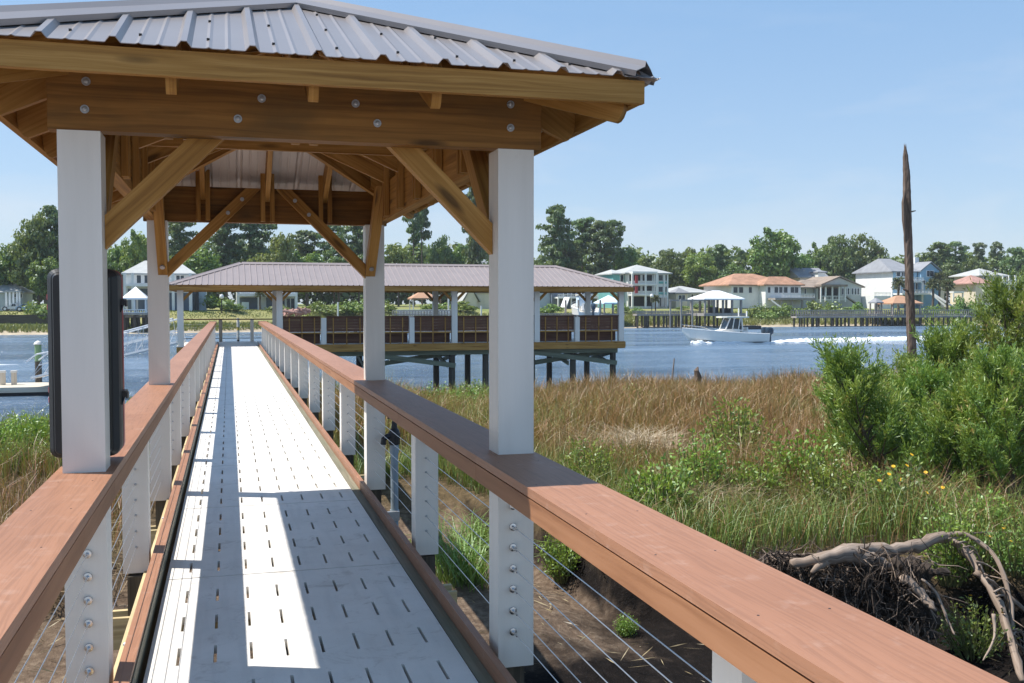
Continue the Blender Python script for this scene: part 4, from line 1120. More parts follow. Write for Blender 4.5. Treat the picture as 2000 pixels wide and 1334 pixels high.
# shrubs: px, top y, width px, Y, label
SHR = [(1478, 590, 46, 172, 'bright shrub right of the white boat lift'), (1512, 596, 50, 171, 'rounded shrub below the orange roofed house deck'), (1546, 590, 44, 173, 'shrub under the right end of the orange roofed house'),
       (1590, 586, 56, 174, 'hedge shrub below the grey cottage porch'), (1632, 586, 54, 174, 'hedge shrub in front of the grey cottage windows'), (1672, 588, 48, 174, 'hedge shrub at the right corner of the grey cottage'),
       (1498, 606, 44, 168, 'low shrub close to the marsh edge by the boat lift'), (1876, 574, 46, 172, 'green shrub left below the red roofed house'), (1910, 580, 50, 171, 'shrub in front of the red roofed house'), (1948, 580, 54, 171, 'shrub below the far right balcony'),
       (1985, 566, 60, 170, 'large shrub at the right edge behind the cedars'), (1868, 598, 40, 169, 'low grassy shrub behind the right jetty'), (1820, 592, 40, 170, 'low shrub under the three palms'),
       (1212, 588, 34, 172, 'dark shrub left of the teal house columns'), (1246, 596, 24, 170, 'small shrub at the teal house ground floor'), (1075, 590, 46, 172, 'shrub by the grey blue house'), (650, 592, 60, 166, 'garden shrub right of the white balcony house'), (620, 585, 46, 168, 'light garden shrub behind the bench backs'),
       (690, 580, 70, 168, 'olive green shrub left of the far right gazebo post'), (745, 582, 50, 170, 'dark shrub behind the far right gazebo post'), (850, 588, 60, 172, 'dark shrub behind the picket fence'), (900, 585, 60, 173, 'dark shrub right of the orange canopy'),
       (430, 570, 60, 164, 'bright shrub between the two white houses'), (395, 588, 36, 160, 'dusty green shrub at the corner of the left white house'), (455, 590, 34, 162, 'low shrub left of the white balcony house'), (545, 592, 40, 164, 'shrub under the white balcony'),
       (80, 582, 50, 146, 'shrub behind the parked cars'), (110, 575, 50, 148, 'shrub left of the locker'), (210, 585, 60, 152, 'shrub between locker and white canopy'), (350, 590, 40, 158, 'shrub at the foot of the left white house'), (1370, 590, 40, 178, 'shrub behind the white boat lift roof'), (1335, 596, 30, 176, 'small shrub in front of the low grey house')]
for i, (px, yt, wp, Y, lab) in enumerate(SHR): put_tree('shrub%d' % (i % 2), px, yt - (3 if px > 1400 else 0), wp * 1.3, Y + (8 if px < 420 else 0) - (8 if 1400 < px else 0), lab, cat='shrub', group='shrubs on the far bank', mat=None)
# far wood behind it all, one mass
rng = np.random.default_rng(5)
cl = []
for i in range(330):
    x = -75 + i * 1.0 + rng.normal() * .6; zt = 13.4 + 2.2 * nz(x, 0, .045, 9) + 2.2 * nz(x, 4, .16, 2)
    for k in range(7): cl.append(((x, 228 + rng.uniform(-5, 5), rng.uniform(.15, 1) * zt), (2.0, 2.0, 1.7), rng.uniform(.1, .85)))
V, Fc, uv = cloud(cl, 24, .9, rng)
tag(npmesh('far_woods', V, Fc, uv, M['oak']), 'continuous dark wood behind the houses of the far bank', 'wood', kind='stuff')
# marsh grass on the far bank
def far_grass():
    n = 80000; x = rng.uniform(-70, 190, n); d = rng.uniform(1.2, 20, n)
    P = np.array([(a, far_shore(a) + b, bank_z(a, far_shore(a) + b) - .05) for a, b in zip(x, d)])
    left = P[:, 0] < 12
    h = rng.uniform(.4, .8, n) * np.where(left & (d > 9), .25, 1); t = np.clip(.38 + .1 * rng.normal(size=n) - .12 * left, 0, 1)
    return blades(P, h, rng.uniform(.10, .2, n), rng.uniform(.1, .6, n), t, rng=rng)
V, Fc, uv = far_grass(); M['fargrass'] = leafmat('far_marsh_grass', [(0, (.10, .17, .03)), (.4, (.28, .31, .075)), (1, (.44, .37, .16))], .25)
tag(npmesh('far_marsh_grass', V, Fc, uv, M['fargrass']), 'yellow green marsh grass along the far shore', 'grass', kind='stuff')

# ---------------------------------------------------------------- cedar bushes on the right
def cedar_proto(name, seed, H, Wd, lean, nl=34):
    rng = np.random.default_rng(seed); t = thing(name, 'cedar', 'shrub'); m = MB()
    lean = np.array(lean); tr = lambda f: np.array([lean[0] * f ** 1.3, lean[1] * f ** 1.3, H * f * .92])
    m.tube([tuple(tr(f) + np.array([0, 0, -.15 if f == 0 else 0])) for f in (0, .3, .6, .95)], [.055, .042, .03, .012], 7)
    P_, D_, T_ = [], [], []
    for i in range(nl):
        f = .10 + .88 * (i + .5) / nl; a = i * 2.4 + rng.normal() * .3; b = tr(f)
        L = Wd * .5 * (1.0 - .72 * f ** 1.6) * rng.uniform(.65, 1.2)
        d = np.array([math.cos(a), math.sin(a), .65 + 1.1 * f + rng.normal() * .2]); d /= np.linalg.norm(d)
        e = b + d * L; m.tube([tuple(b), tuple(b + d * L * .5 + np.array([0, 0, -.03])), tuple(e)], [.016, .011, .004], 5)
        tint = rng.uniform(.12, .72)
        for q in range(int(12 + 16 * L)):
            s = .22 + .80 * rng.uniform() ** .75; p = b + d * L * s
            td = d * .7 + rng.normal(size=3) * .42 + np.array([0, 0, .75]); td /= np.linalg.norm(td)
            tl = rng.uniform(.16, .46)
            kk = 20
            ff = rng.uniform(.05, 1, kk)
            pp = p + td * (tl * ff)[:, None] + rng.normal(size=(kk, 3)) * .014
            dd = unit(td[None] * 1.0 + rng.normal(size=(kk, 3)) * .48)
            P_.append(pp); D_.append(dd); T_.append(np.clip(tint + .16 * (ff - .4) + rng.normal(0, .09, kk) + (.4 if rng.uniform() < .035 else 0), 0, 1))
    P_ = np.concatenate(P_); D_ = np.concatenate(D_); T_ = np.concatenate(T_); n = len(P_)
    V, Fc, uv = kites(P_, D_, rng.uniform(.05, .105, n), rng.uniform(.011, .020, n), T_, rng)
    npmesh('foliage', V, Fc, uv, M['cedar'], t); m.build('trunk', M['bark'], t)
    return t
cA = cedar_proto('cedar_shrub', 1, 2.9, 2.0, (.1, 0, 0), 46); cB = cedar_proto('cedar_shrub', 2, 2.2, 2.3, (-.25, 0, 0), 40); cC = cedar_proto('cedar_shrub', 3, 1.9, 1.7, (-.75, .1, 0), 36)
CED = [(cA, 1962, 12.2, .4, 1.08, 'tallest pointed cedar shrub at the right edge of the photo'), (cB, 1850, 13.4, 1.0, 1.08, 'broad cedar shrub standing before the water right of the dead trunk'), (cC, 1738, 12.4, 0, 1.1, 'cedar shrub leaning left with its dark trunk showing at the edge of the brown rush'),
       (cB, 1755, 15.4, 2.2, .80, 'cedar shrub at the foot of the dead trunk'), (cA, 1868, 14.2, 3.3, .80, 'cedar shrub just left of the tallest pointed one'), (cB, 1925, 11.2, 4.2, .86, 'low cedar shrub in front of the tallest pointed one'),
       (cC, 1830, 11.6, 2.6, .95, 'low cedar shrub behind the yellow flowers'), (cC, 1672, 14.8, .6, .9, 'small cedar shrub furthest left beside the brown rush'), (cB, 1990, 10.6, 5.1, .95, 'cedar shrub cut by the right edge of the photo'),
       (cB, 1795, 12.9, 3.0, .82, 'cedar shrub in the middle of the thicket between the leaning and the broad one'), (cA, 1700, 13.6, 1.9, .62, 'small upright cedar shrub behind the leaning one')]
used = set()
for pr_, px, Y, rz, sc, lab in CED:
    c = pr_ if pr_ not in used else copy_tree(pr_)
    used.add(pr_); x = at(px, 700, Y).x
    place(c, (x, Y, ground_z(x, Y) - .05), rz, sc, lab, 'cedar shrubs on the right bank')
# ---------------------------------------------------------------- leafy shrubs of the near marsh
def leafy_proto(name, seed, H, Wd, nst, mat, ls=.045, flowers=0):
    rng = np.random.default_rng(seed); t = thing(name, 'shrub', 'shrub'); m = MB(); P_, D_, T_ = [], [], []; fl = []
    for i in range(nst):
        a = i * 2.4; r = Wd * .5 * math.sqrt((i + .5) / nst); h = H * rng.uniform(.55, 1.0) * (1 - .35 * (r / (Wd * .5)) ** 2)
        e = np.array([r * math.cos(a), r * math.sin(a), h]); b = e * np.array([.3, .3, 0])
        m.tube([tuple(b), tuple(b * .4 + e * np.array([.6, .6, .55])), tuple(e)], [.010, .007, .003], 5)
        k = int(46 * h / .8); ff = rng.uniform(.25, 1.02, k); mid = b * .4 + e * np.array([.6, .6, .55])
        p = np.where(ff[:, None] < .55, b + (mid - b) * (ff / .55)[:, None], mid + (e - mid) * ((ff - .55) / .45)[:, None])
        p = p + rng.normal(size=(k, 3)) * .045
        d = unit(rng.normal(size=(k, 3)) * .8 + np.array([math.cos(a) * .5, math.sin(a) * .5, .7]))
        P_.append(p); D_.append(d); T_.append(np.clip(rng.uniform(.15, .6) + .3 * (ff - .5) + rng.normal(0, .1, k), 0, 1))
        if flowers and i % 3 == 0: fl.append(e + np.array([rng.normal() * .03, rng.normal() * .03, .05]))
    P_ = np.concatenate(P_); D_ = np.concatenate(D_); T_ = np.concatenate(T_); n = len(P_)
    V, Fc, uv = kites(P_, D_, rng.uniform(ls * .8, ls * 1.5, n), rng.uniform(ls * .4, ls * .62, n), T_, rng)
    npmesh('foliage', V, Fc, uv, M[mat], t); m.build('stems', M['hedgestem'], t)
    for p in fl[:flowers]:
        f = MB(); c = Vector(p); nn = 9; nrm = Vector((rng.normal() * .3, -.5, .8)).normalized(); u = nrm.cross(Vector((0, 0, 1))).normalized(); v = nrm.cross(u)
        for k in range(nn):
            a = 6.283 * k / nn; d = u * math.cos(a) + v * math.sin(a); s = nrm.cross(d) * .006
            f.quad([c + d * .004 - s * .5, c + d * .015 - s + nrm * .003, c + d * .022 + nrm * .001, c + d * .015 + s + nrm * .003, c + d * .004 + s * .5])
        f.lathe(c - nrm * .003, [(.007, 0), (.006, .004), (0, .005)], 8)
        f.build('flower', M['flower'], t)
    return t
M['hedgestem'] = plain('green_brown_stem', (.12, .13, .05), .7, .2, 8)
M['flower'] = plain('yellow_flower', (.72, .42, .02), .5, .15, 20)
lA = leafy_proto('marsh_shrub', 11, .85, .8, 46, 'bright', .055); lB = leafy_proto('marsh_shrub', 12, 1.15, .85, 42, 'bright', .05)
lF = leafy_proto('flowering_shrub', 13, .75, .95, 36, 'hedge', .05, 9)
LS = [(lA, 1292, 975, 11.6, 0, 1.3, 'bright green leafy shrub just behind the right cap rail'), (lB, 1440, 920, 14.5, 1, 1.35, 'tall yellow green leafy shrub against the brown rush'), (lF, 1770, 1050, 10.6, 0, 1.3, 'leafy shrub with yellow flowers in front of the cedars'),
      (lA, 1565, 960, 12.8, 2, 1.35, 'soft green leafy shrub left of the leaning cedar'), (lF, 1905, 1290, 8.3, 2, .85, 'yellow flowered plant beside the lower end of the driftwood branch'), (lA, 1100, 1065, 11.6, 3, .8, 'small leafy shrub seen under the right cap rail beside the post'), (lB, 1175, 1110, 10.9, 4, .7, 'dark little shrub on the bank edge under the right cap rail'), (lA, 1225, 1240, 10.0, 4, .34, 'tiny green plant in the dark mud below the cables'),
      (lB, 1370, 985, 12.6, 5, 1.15, 'leafy weed between the bright shrub and the tall yellow green shrub'), (lA, 1480, 1000, 12.2, 1.2, 1.05, 'leafy weed behind the middle of the right cap rail'), (lB, 1620, 1010, 11.4, 2.2, 1.0, 'leafy weed left of the yellow flowered shrub'), (lA, 1690, 985, 11.2, 3.1, 1.0, 'leafy weed under the leaning cedar'), (lB, 1150, 960, 13.6, .4, .95, 'leafy weed right of the near gazebo post'), (lA, 1210, 930, 14.6, 1.9, .9, 'leafy weed behind the bright green shrub'), (lA, 1930, 1130, 9.6, 4.4, .9, 'leafy weed behind the driftwood branches'), (lB, 1860, 1180, 9.0, 5.4, .85, 'leafy weed under the driftwood arch'), (lF, 1985, 1230, 8.6, .9, .8, 'yellow flowered plant at the lower right edge of the photo')]
used = set()
for pr_, px, py, Y, rz, sc, lab in LS:
    c = pr_ if pr_ not in used else copy_tree(pr_)
    used.add(pr_); x = at(px, 900, Y).x
    place(c, (x, Y, ground_z(x, Y) - .03), rz, sc, lab, 'leafy shrubs of the near marsh')
lL = leafy_proto('marsh_shrub', 15, 1.25, 1.5, 54, 'bright', .07)
LL = [(10, 21.6, .85, 'yellow green marsh shrub at the left edge below the floating dock'), (48, 22.0, .9, 'middle yellow green marsh shrub below the floating dock'), (86, 21.6, .85, 'yellow green marsh shrub just left of the black locker'), (150, 20.8, 1.0, 'marsh shrub hidden behind the near left gazebo post'), (30, 19.6, .55, 'lower marsh shrub in front of the pair at the left edge'), (75, 19.6, .5, 'lower marsh shrub left of the locker bottom'), (262, 17.5, 1.25, 'green reed like shrub between locker and far left gazebo post'), (236, 20.5, 1.1, 'green shrub right of the locker behind the left cap rail')]
for i, (px, Y, sc, lab) in enumerate(LL):
    c = lL if i == 0 else copy_tree(lL); x = at(px, 800, Y).x
    place(c, (x, Y, ground_z(x, Y) - .03), i * 1.3, sc, lab, 'marsh shrubs left of the walkway')
lR = leafy_proto('marsh_shrub', 16, .9, 1.5, 48, 'bright', .06)
for i, (px, Y, sc, lab) in enumerate(((850, 27.5, 1.1, 'yellow green shrub patch below the pier piles'), (900, 26.3, 1.0, 'yellow green shrub left of the near right gazebo post'), (930, 28.0, 1.15, 'yellow green shrub partly behind the near right gazebo post'), (872, 24.6, .8, 'lower yellow green shrub at the marsh edge near the rail'), (1225, 26.5, .9, 'yellow green patch in the brown rush below the pier end'))):
    c = lR if i == 0 else copy_tree(lR); x = at(px, 800, Y).x
    place(c, (x, Y, ground_z(x, Y) - .03), i * 1.3, sc, lab, 'yellow green shrubs in the brown rush')
# dead bleached tussock
def tussock(lab, px, Y, n, hr, spread, mat='grass', tint=.95, name='dead_tussock'):
    x = at(px, 800, Y).x; rg = np.random.default_rng(int(px)); P = np.column_stack([x + rg.normal(0, spread, n), Y + rg.normal(0, spread, n), np.full(n, ground_z(x, Y) - .03)])
    V, Fc, uv = blades(P, rg.uniform(*hr, n), rg.uniform(.010, .018, n), rg.uniform(.5, 1.3, n), np.clip(rg.normal(tint, .06, n), 0, 1), rng=rg)
    o = npmesh(name, V, Fc, uv, M[mat]); tag(o, lab, 'grass clump'); return o
tussock('bleached dead grass tussock in the brown rush right of the post', 1245, 15.6, 900, (.65, 1.15), .26, 'dryleaf', .9)
tussock('pale dead grass clump beyond the right cap rail', 1400, 12.3, 500, (.45, .8), .25, 'dryleaf', .75)
tussock('fresh green reed clump beside the right post under the rail', 905, 11.4, 260, (.5, .85), .22, 'grass', .14, 'reed_clump')
tussock('fresh green reed clump right of the mid rail post', 930, 13.0, 220, (.5, .8), .25, 'grass', .12, 'reed_clump')
tussock('straw coloured grass clump on the left mud beside the locker', 40, 12.6, 500, (.35, .7), .45, 'dryleaf', .55)
tussock('dark straw grass clump low on the left beside the cap rail', 95, 11.4, 300, (.3, .55), .3, 'dryleaf', .35)
# sticks in the marsh edge
for px, y0, y1, Y, r, lab in ((1315, 700, 740, 31, .03, 'thin pale stick leaning at the water edge'), (1541, 728, 742, 31.5, .03, 'short pale stick at the water edge left of the cedars')):
    s = thing('stick', lab, 'stick', at(px, y1, Y)); a = at(px - 3, y1 + 10, Y); b = at(px + 2, y0, Y)
    MB().tube([a, (a + b) / 2, b], [r, r * .9, r * .6], 7, jit=.3).build('stem', M['palebark'], s)
s = thing('tree_stump', 'small broken stump standing at the water edge in the rush', 'stump', at(1363, 742, 31)); a = at(1363, 752, 31)
MB().tube([a, a + Vector((.02, 0, .28)), a + Vector((-.05, 0, .50)), a + Vector((.0, 0, .62))], [.14, .12, .08, .02], 9, jit=.5).build('stem', M['snag'], s)
# tall dead trunk
X = at(1772, 690, 24); dt = thing('dead_tree_trunk', 'tall bare dead tree trunk with jagged pointed top rising over the cedars', 'dead tree', (X.x, 24, ground_z(X.x, 24)))
cent = [(1784, 800), (1782, 690), (1780, 640), (1778, 580), (1776, 520), (1774, 450), (1772, 390), (1771, 340), (1769, 305), (1768, 288)]
rad = [.125, .120, .118, .116, .112, .108, .106, .092, .066, .03]
ridge = [rnd.uniform(-1, 1) for _ in range(14)]; m = MB(); NS = 64; prevb = None; L = 0
def cpt(u):
    u *= len(cent) - 1; i = min(int(u), len(cent) - 2); f = u - i; a, b = cent[i], cent[i + 1]
    return at(a[0] + (b[0] - a[0]) * f, a[1] + (b[1] - a[1]) * f, 24), rad[i] + (rad[i + 1] - rad[i]) * f
for q in range(NS + 1):
    c, r = cpt(q / NS); bs = len(m.v)
    for k in range(14):
        a = 2 * math.pi * k / 14; rk = r * (1 + .16 * ridge[k] + .10 * nz(k * 1.7, q * .25, 1.0, 5) + .05 * rnd.uniform(-1, 1)); dz = .13 * ridge[k] if q == NS else 0
        m.v.append((c.x + rk * math.cos(a), c.y + rk * math.sin(a), c.z + dz))
    if q:
        for k in range(14):
            k2 = (k + 1) % 14; m.f.append((prevb + k, prevb + k2, bs + k2, bs + k)); m.mi.append(0); m.uv += [(q * .13, k * .06), (q * .13, k * .06 + .06), (q * .13 + .13, k * .06 + .06), (q * .13 + .13, k * .06)]
    prevb = bs
m.f.append(tuple(prevb + k for k in range(14))); m.mi.append(0); m.uv += [(0, 0)] * 14
m.build('trunk', M['snag'], dt)
m = MB(); p, r = cpt(.35); m.tube([p, p + Vector((-.22, -.05, .08)), p + Vector((-.27, -.05, .09))], [.04, .028, .012], 6, jit=.3); p, r = cpt(.62); m.tube([p, p + Vector((.2, -.08, .05))], [.035, .015], 6, jit=.3); m.build('broken_limb', M['snag'], dt)
m = MB(); m.tube([at(1768, 470, 23.98), at(1766, 430, 23.98), at(1765, 395, 23.98), at(1767, 372, 23.98)], [.02, .055, .05, .02], 8, jit=.4); m.build('splinter', M['snag'], dt)
# ---------------------------------------------------------------- uprooted stump and driftwood branch on the bank
def AT(l): return [at(x, y, Y) for x, y, Y in l]
dw = thing('driftwood_tree', 'fallen bleached driftwood branch arching out of a dark uprooted peat bank', 'driftwood', at(1700, 1080, 9.6))
def limb(l, r, name='branch', n=9, mat='palebark'):
    P = AT(l); R_ = []; Q = []
    for i in range(len(P) - 1):
        for k in range(4):
            t = k / 4; a0 = P[max(i - 1, 0)]; a1 = P[i]; a2 = P[i + 1]; a3 = P[min(i + 2, len(P) - 1)]
            q = .5 * ((2 * a1) + (a2 - a0) * t + (2 * a0 - 5 * a1 + 4 * a2 - a3) * t * t + (3 * a1 - a0 - 3 * a2 + a3) * t ** 3)
            Q.append(q + Vector((rnd.uniform(-1, 1), rnd.uniform(-1, 1), rnd.uniform(-1, 1))) * r[i] * .30); R_.append(1.2 * (r[i] + (r[i + 1] - r[i]) * t) * rnd.uniform(.85, 1.15))
    Q.append(P[-1]); R_.append(r[-1])
    return MB().tube(Q, R_, n, jit=.4).build(name, M[mat], dw, smooth=True)
limb([(1585, 1118, 8.35), (1640, 1078, 8.45), (1690, 1076, 8.55), (1740, 1076, 8.65), (1790, 1066, 8.75), (1840, 1050, 8.85), (1868, 1056, 8.85)], [0.0148, 0.0555, 0.0592, 0.0555, 0.0518, 0.0459, 0.0407], 'trunk', 12)
limb([(1545, 1100, 8.5), (1600, 1092, 8.42), (1650, 1082, 8.45), (1700, 1092, 8.5), (1740, 1104, 8.45)], [.03, .055, .07, .06, .03], 'branch', 10)
limb([(1845, 1052, 8.85), (1885, 1075, 8.75), (1915, 1120, 8.55), (1950, 1180, 8.25), (1975, 1250, 7.95), (1998, 1330, 7.55)], [0.0333, 0.0355, 0.0333, 0.0333, 0.0296, 0.0259])
limb([(1838, 1048, 8.85), (1880, 1042, 8.80), (1925, 1068, 8.65), (1955, 1110, 8.45), (1975, 1180, 8.25), (1978, 1260, 8.05), (1994, 1330, 7.75)], [0.0296, 0.0222, 0.0200, 0.0192, 0.0178, 0.0148, 0.0111])
limb([(1905, 1115, 8.55), (1950, 1150, 8.45), (2000, 1190, 8.35), (2050, 1240, 8.25)], [0.0259, 0.0222, 0.0207, 0.0178])
limb([(1870, 1046, 8.85), (1920, 1040, 8.95), (1990, 1041, 9.05)], [0.0089, 0.0074, 0.0044], n=6)
limb([(1900, 1048, 8.85), (1945, 1075, 8.85), (1975, 1105, 8.85), (1985, 1125, 8.85)], [0.0089, 0.0074, 0.0059, 0.0037], n=6)
limb([(1760, 1125, 8.25), (1790, 1150, 8.15), (1812, 1175, 8.05), (1828, 1192, 7.95)], [0.0333, 0.0370, 0.0333, 0.0148])
limb([(1720, 1060, 8.55), (1740, 1095, 8.45), (1752, 1140, 8.35)], [0.0089, 0.0074, 0.0044], n=6)
limb([(1800, 1130, 8.25), (1830, 1160, 8.15), (1850, 1210, 8.05), (1865, 1240, 7.95)], [0.0148, 0.0133, 0.0111, 0.0074], n=6)
limb([(1940, 1200, 8.05), (1942, 1245, 7.95), (1920, 1290, 7.75)], [0.0148, 0.0111, 0.0059], n=6)
for i in range(26):
    t = rnd.random(); x0, y0 = 1840 + 150 * t, 1050 + 230 * t * t; Yq = 8.85 - .9 * t
    limb([(x0, y0, Yq), (x0 + rnd.uniform(5, 40), y0 + rnd.uniform(-10, 40), Yq + .1), (x0 + rnd.uniform(20, 90), y0 + rnd.uniform(20, 120), Yq + rnd.uniform(-.2, .3))], [rnd.uniform(.006, .013), .006, .002], 'twig', 5)
# root plate: lumpy peat with hanging roots
rg = np.random.default_rng(3); m = MB()
for i in range(420):
    t = rg.uniform(); px = 1500 + 320 * t + rg.normal() * 12; py = 1088 + 150 * t * rg.uniform(.05, 1) + abs(rg.normal()) * 8; Yq = 8.95 - .55 * t + rg.normal() * .07
    p = at(px, py, Yq); r = rg.uniform(.02, .07); d = Vector((rg.normal(), rg.normal() * .4, rg.normal() * .7)).normalized() * r * 1.6
    m.tube([p - d, p - d * .5, p + d * .4, p + d], [r * .25, r * .8, r * .9, r * .2], 6, jit=.9)
m.build('root_plate', M['root'], dw)
for nm, mt, cnt, th in (('hanging_roots', 'palebark', 150, .006), ('dark_roots', 'root', 420, .007)):
    m = MB()
    for i in range(cnt):
        t = rg.uniform(); px = 1495 + 325 * t; py = 1080 + 165 * t * rg.uniform(0, 1); Yq = 8.8 - .6 * t + rg.normal() * .08
        p = at(px, py, Yq); d = Vector((rg.normal() * .7, -.25 + rg.normal() * .3, -.6 + rg.normal() * .6)).normalized() * rg.uniform(.10, .42); b = Vector(tuple(rg.normal(size=3) * .05))
        m.tube([p, p + d * .35 + b, p + d * .7 - b * .5, p + d], [th * rg.uniform(.5, 1.3), th * .7, th * .5, th * .3], 4, cap=False)
    o = m.build(nm, M[mt], dw); o['kind'] = 'stuff'
field('corner_grass', 'mixed green and straw grass in the lower right corner under the driftwood', 15000, lambda n: (lambda q: q[in_view(q) & (q[:, 1] > np.array([bank_y(a) for a in q[:, 0]]) + .1)])(np.column_stack([nrg.uniform(6.9, 12.5, n), nrg.uniform(4.6, 9.0, n)])), (.18, .5), (.006, .010), lambda xy, c, c2: .28 + .35 * c + .2 * c2, (.3, 1.0))
# little pieces of straw and wrack on the mud
n = 5200; xy = np.column_stack([nrg.uniform(-7, 9, n), nrg.uniform(3.5, 13, n)]); ok = ((xy[:, 0] < -.9) | (xy[:, 0] > 1.6)) & in_view(xy, 1.2)
keepm = nrg.uniform(0, 1, n) < np.where(xy[:, 0] < 0, .95, .35); xy = xy[ok & keepm]; z = ground_arr(xy)
D = unit(np.column_stack([nrg.normal(size=len(xy)), nrg.normal(size=len(xy)), nrg.normal(size=len(xy)) * .18])); P = np.column_stack([xy, z + .012])
V, Fc, uv = kites(P, D, nrg.uniform(.06, .30, len(xy)), nrg.uniform(.006, .014, len(xy)), np.clip(nrg.normal(.5, .25, len(xy)), 0, 1), nrg)
tag(npmesh('straw_litter', V, Fc, uv, M['dryleaf']), 'broken straw lying on the mud on both sides of the walkway', 'straw', kind='stuff')
HAZE = 0.0002
# ================================================================== BUILDINGS OF THE FAR BANK
def P1(name, c, rough=.6, var=.08, **k):
    if name not in M: M[name] = plain(name, c, rough, var, .8, **k)
    return M[name]
P1('white_paint', (.78, .78, .76)); P1('window_glass', (.035, .05, .065), .12, .3); P1('grey_shingle', (.25, .26, .28), .85, .15); P1('pale_grey_roof', (.40, .41, .40), .8, .12)
P1('orange_shingle', (.37, .205, .13), .85, .3); P1('brown_shingle', (.27, .215, .17), .85, .2); P1('teal_paint', (.17, .43, .42)); P1('blue_paint', (.28, .46, .60)); P1('grey_siding', (.52, .54, .50)); P1('slate_blue_siding', (.14, .17, .22))
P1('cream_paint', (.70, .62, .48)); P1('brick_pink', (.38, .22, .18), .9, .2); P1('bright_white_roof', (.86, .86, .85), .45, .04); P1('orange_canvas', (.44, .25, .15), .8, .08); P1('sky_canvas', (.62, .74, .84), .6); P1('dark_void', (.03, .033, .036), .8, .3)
P1('weathered_grey_boards', (.30, .275, .245), .85, .25); P1('pale_pink_siding', (.60, .52, .47)); P1('blue_grey_siding', (.42, .50, .55)); P1('red_cloth', (.42, .05, .06), .7)
class Front:
    """a building whose front stands across the view at distance Y; features are given where they sit on the front"""
    def __init__(s, name, label, cat, Y, px0, px1, yb, group=None):
        s.Y = Y; a = at(px0, yb, Y); b = at(px1, yb, Y); s.x0, s.x1 = a.x, b.x; s.pc = (px0 + px1) / 2; s.zb = at(s.pc, yb, Y).z
        s.t = thing(name, label, cat, ((a.x + b.x) / 2, Y, a.z), group=group)
    def X(s, px, dy=0): return at(px, 592, s.Y + dy).x
    def z(s, px, y): return at(s.pc, y, s.Y).z
    def wall(s, mat, px0=None, px1=None, yt=None, yb=None, depth=9, dy=0, name='wall'):
        x0 = s.X(px0) if px0 else s.x0; x1 = s.X(px1) if px1 else s.x1; zt = s.z(1000, yt); zb = s.z(1000, yb) if yb else s.zb - 1.0
        return MB().box(x0, x1, s.Y + dy, s.Y + dy + depth, zb, zt).build(name, M[mat], s.t)
    def hip(s, mat, px0, px1, ye, yr, depth, ov=.5, dy=0, ridge=None, name='roof', gable=False):
        x0, x1 = s.X(px0), s.X(px1); y0, y1 = s.Y + dy - ov, s.Y + dy + depth + ov; z0, z1 = s.z(1000, ye), s.z(1000, yr)
        yc = (y0 + y1) / 2; h = min((y1 - y0) / 2, (x1 - x0) / 2)
        ra, rb = (x0 + h, x1 - h) if ridge is None else (s.X(ridge[0]), s.X(ridge[1]))
        if gable: ra, rb = x0, x1
        A, B = (ra, yc, z1), (rb, yc, z1); c = [(x0, y0, z0), (x1, y0, z0), (x1, y1, z0), (x0, y1, z0)]; d = [(x, y, z - .22) for x, y, z in c]
        m = MB(); m.quad([c[0], c[1], B, A]); m.quad([c[2], c[3], A, B]); m.quad([c[1], c[2], B]); m.quad([c[3], c[0], A]); m.quad(d[::-1])
        for i in range(4): j = (i + 1) % 4; m.quad([d[i], d[j], c[j], c[i]])
        return m.build(name, M[mat], s.t)
    def front_gable(s, mat, wmat, px0, px1, ye, yr, depth, ov=.4, dy=0):
        x0, x1 = s.X(px0), s.X(px1); y0, y1 = s.Y + dy, s.Y + dy + depth; z0, z1 = s.z(1000, ye), s.z(1000, yr); xc = (x0 + x1) / 2
        MB().prism([(x0 + .05, y0, z0), (x1 - .05, y0, z0), (xc, y0, z1 - .15)], (0, depth, 0)).build('gable', M[wmat], s.t)
        m = MB()
        for sx, xe in ((-1, x0), (1, x1)):
            m.prism([(xc, y0 - ov, z1), (xe + sx * ov, y0 - ov, z0 - ov * .5), (xe + sx * ov, y0 - ov, z0 - ov * .5 + .25), (xc, y0 - ov, z1 + .25)], (0, depth + ov, 0))
        m.build('roof', M[mat], s.t)
    def win(s, px0, px1, y0, y1, frame='white_paint', dy=0, pane='window_glass', side=False):
        x0, x1, z0, z1 = s.X(px0), s.X(px1), s.z(1000, y1), s.z(1000, y0); f = .10; y = s.Y + dy
        m = MB(); m.box(x0 - f, x0, y - .08, y - .003, z0 - f, z1 + f); m.box(x1, x1 + f, y - .08, y - .003, z0 - f, z1 + f); m.box(x0, x1, y - .08, y - .003, z1, z1 + f); m.box(x0, x1, y - .08, y - .003, z0 - f, z0)
        if x1 - x0 > 1.0: m.box((x0 + x1) / 2 - .05, (x0 + x1) / 2 + .05, y - .075, y - .045, z0, z1)
        w = m.build('window', M[frame], s.t)
        MB().box(x0, x1, y - .04, y - .004, z0, z1).build('pane', M[pane], w)
    def slab(s, mat, px0, px1, y0, y1, dfront, name='balcony', dback=0.0):
        return MB().box(s.X(px0), s.X(px1), s.Y - dfront, s.Y - .005 - dback, s.z(1000, y1), s.z(1000, y0)).build(name, M[mat], s.t)
    def col(s, mat, px, y0, y1, dfront, w=.28, name='column'):
        x = s.X(px); return MB().box(x - w / 2, x + w / 2, s.Y - dfront, s.Y - dfront + w, s.z(1000, y1), s.z(1000, y0)).build(name, M[mat], s.t)
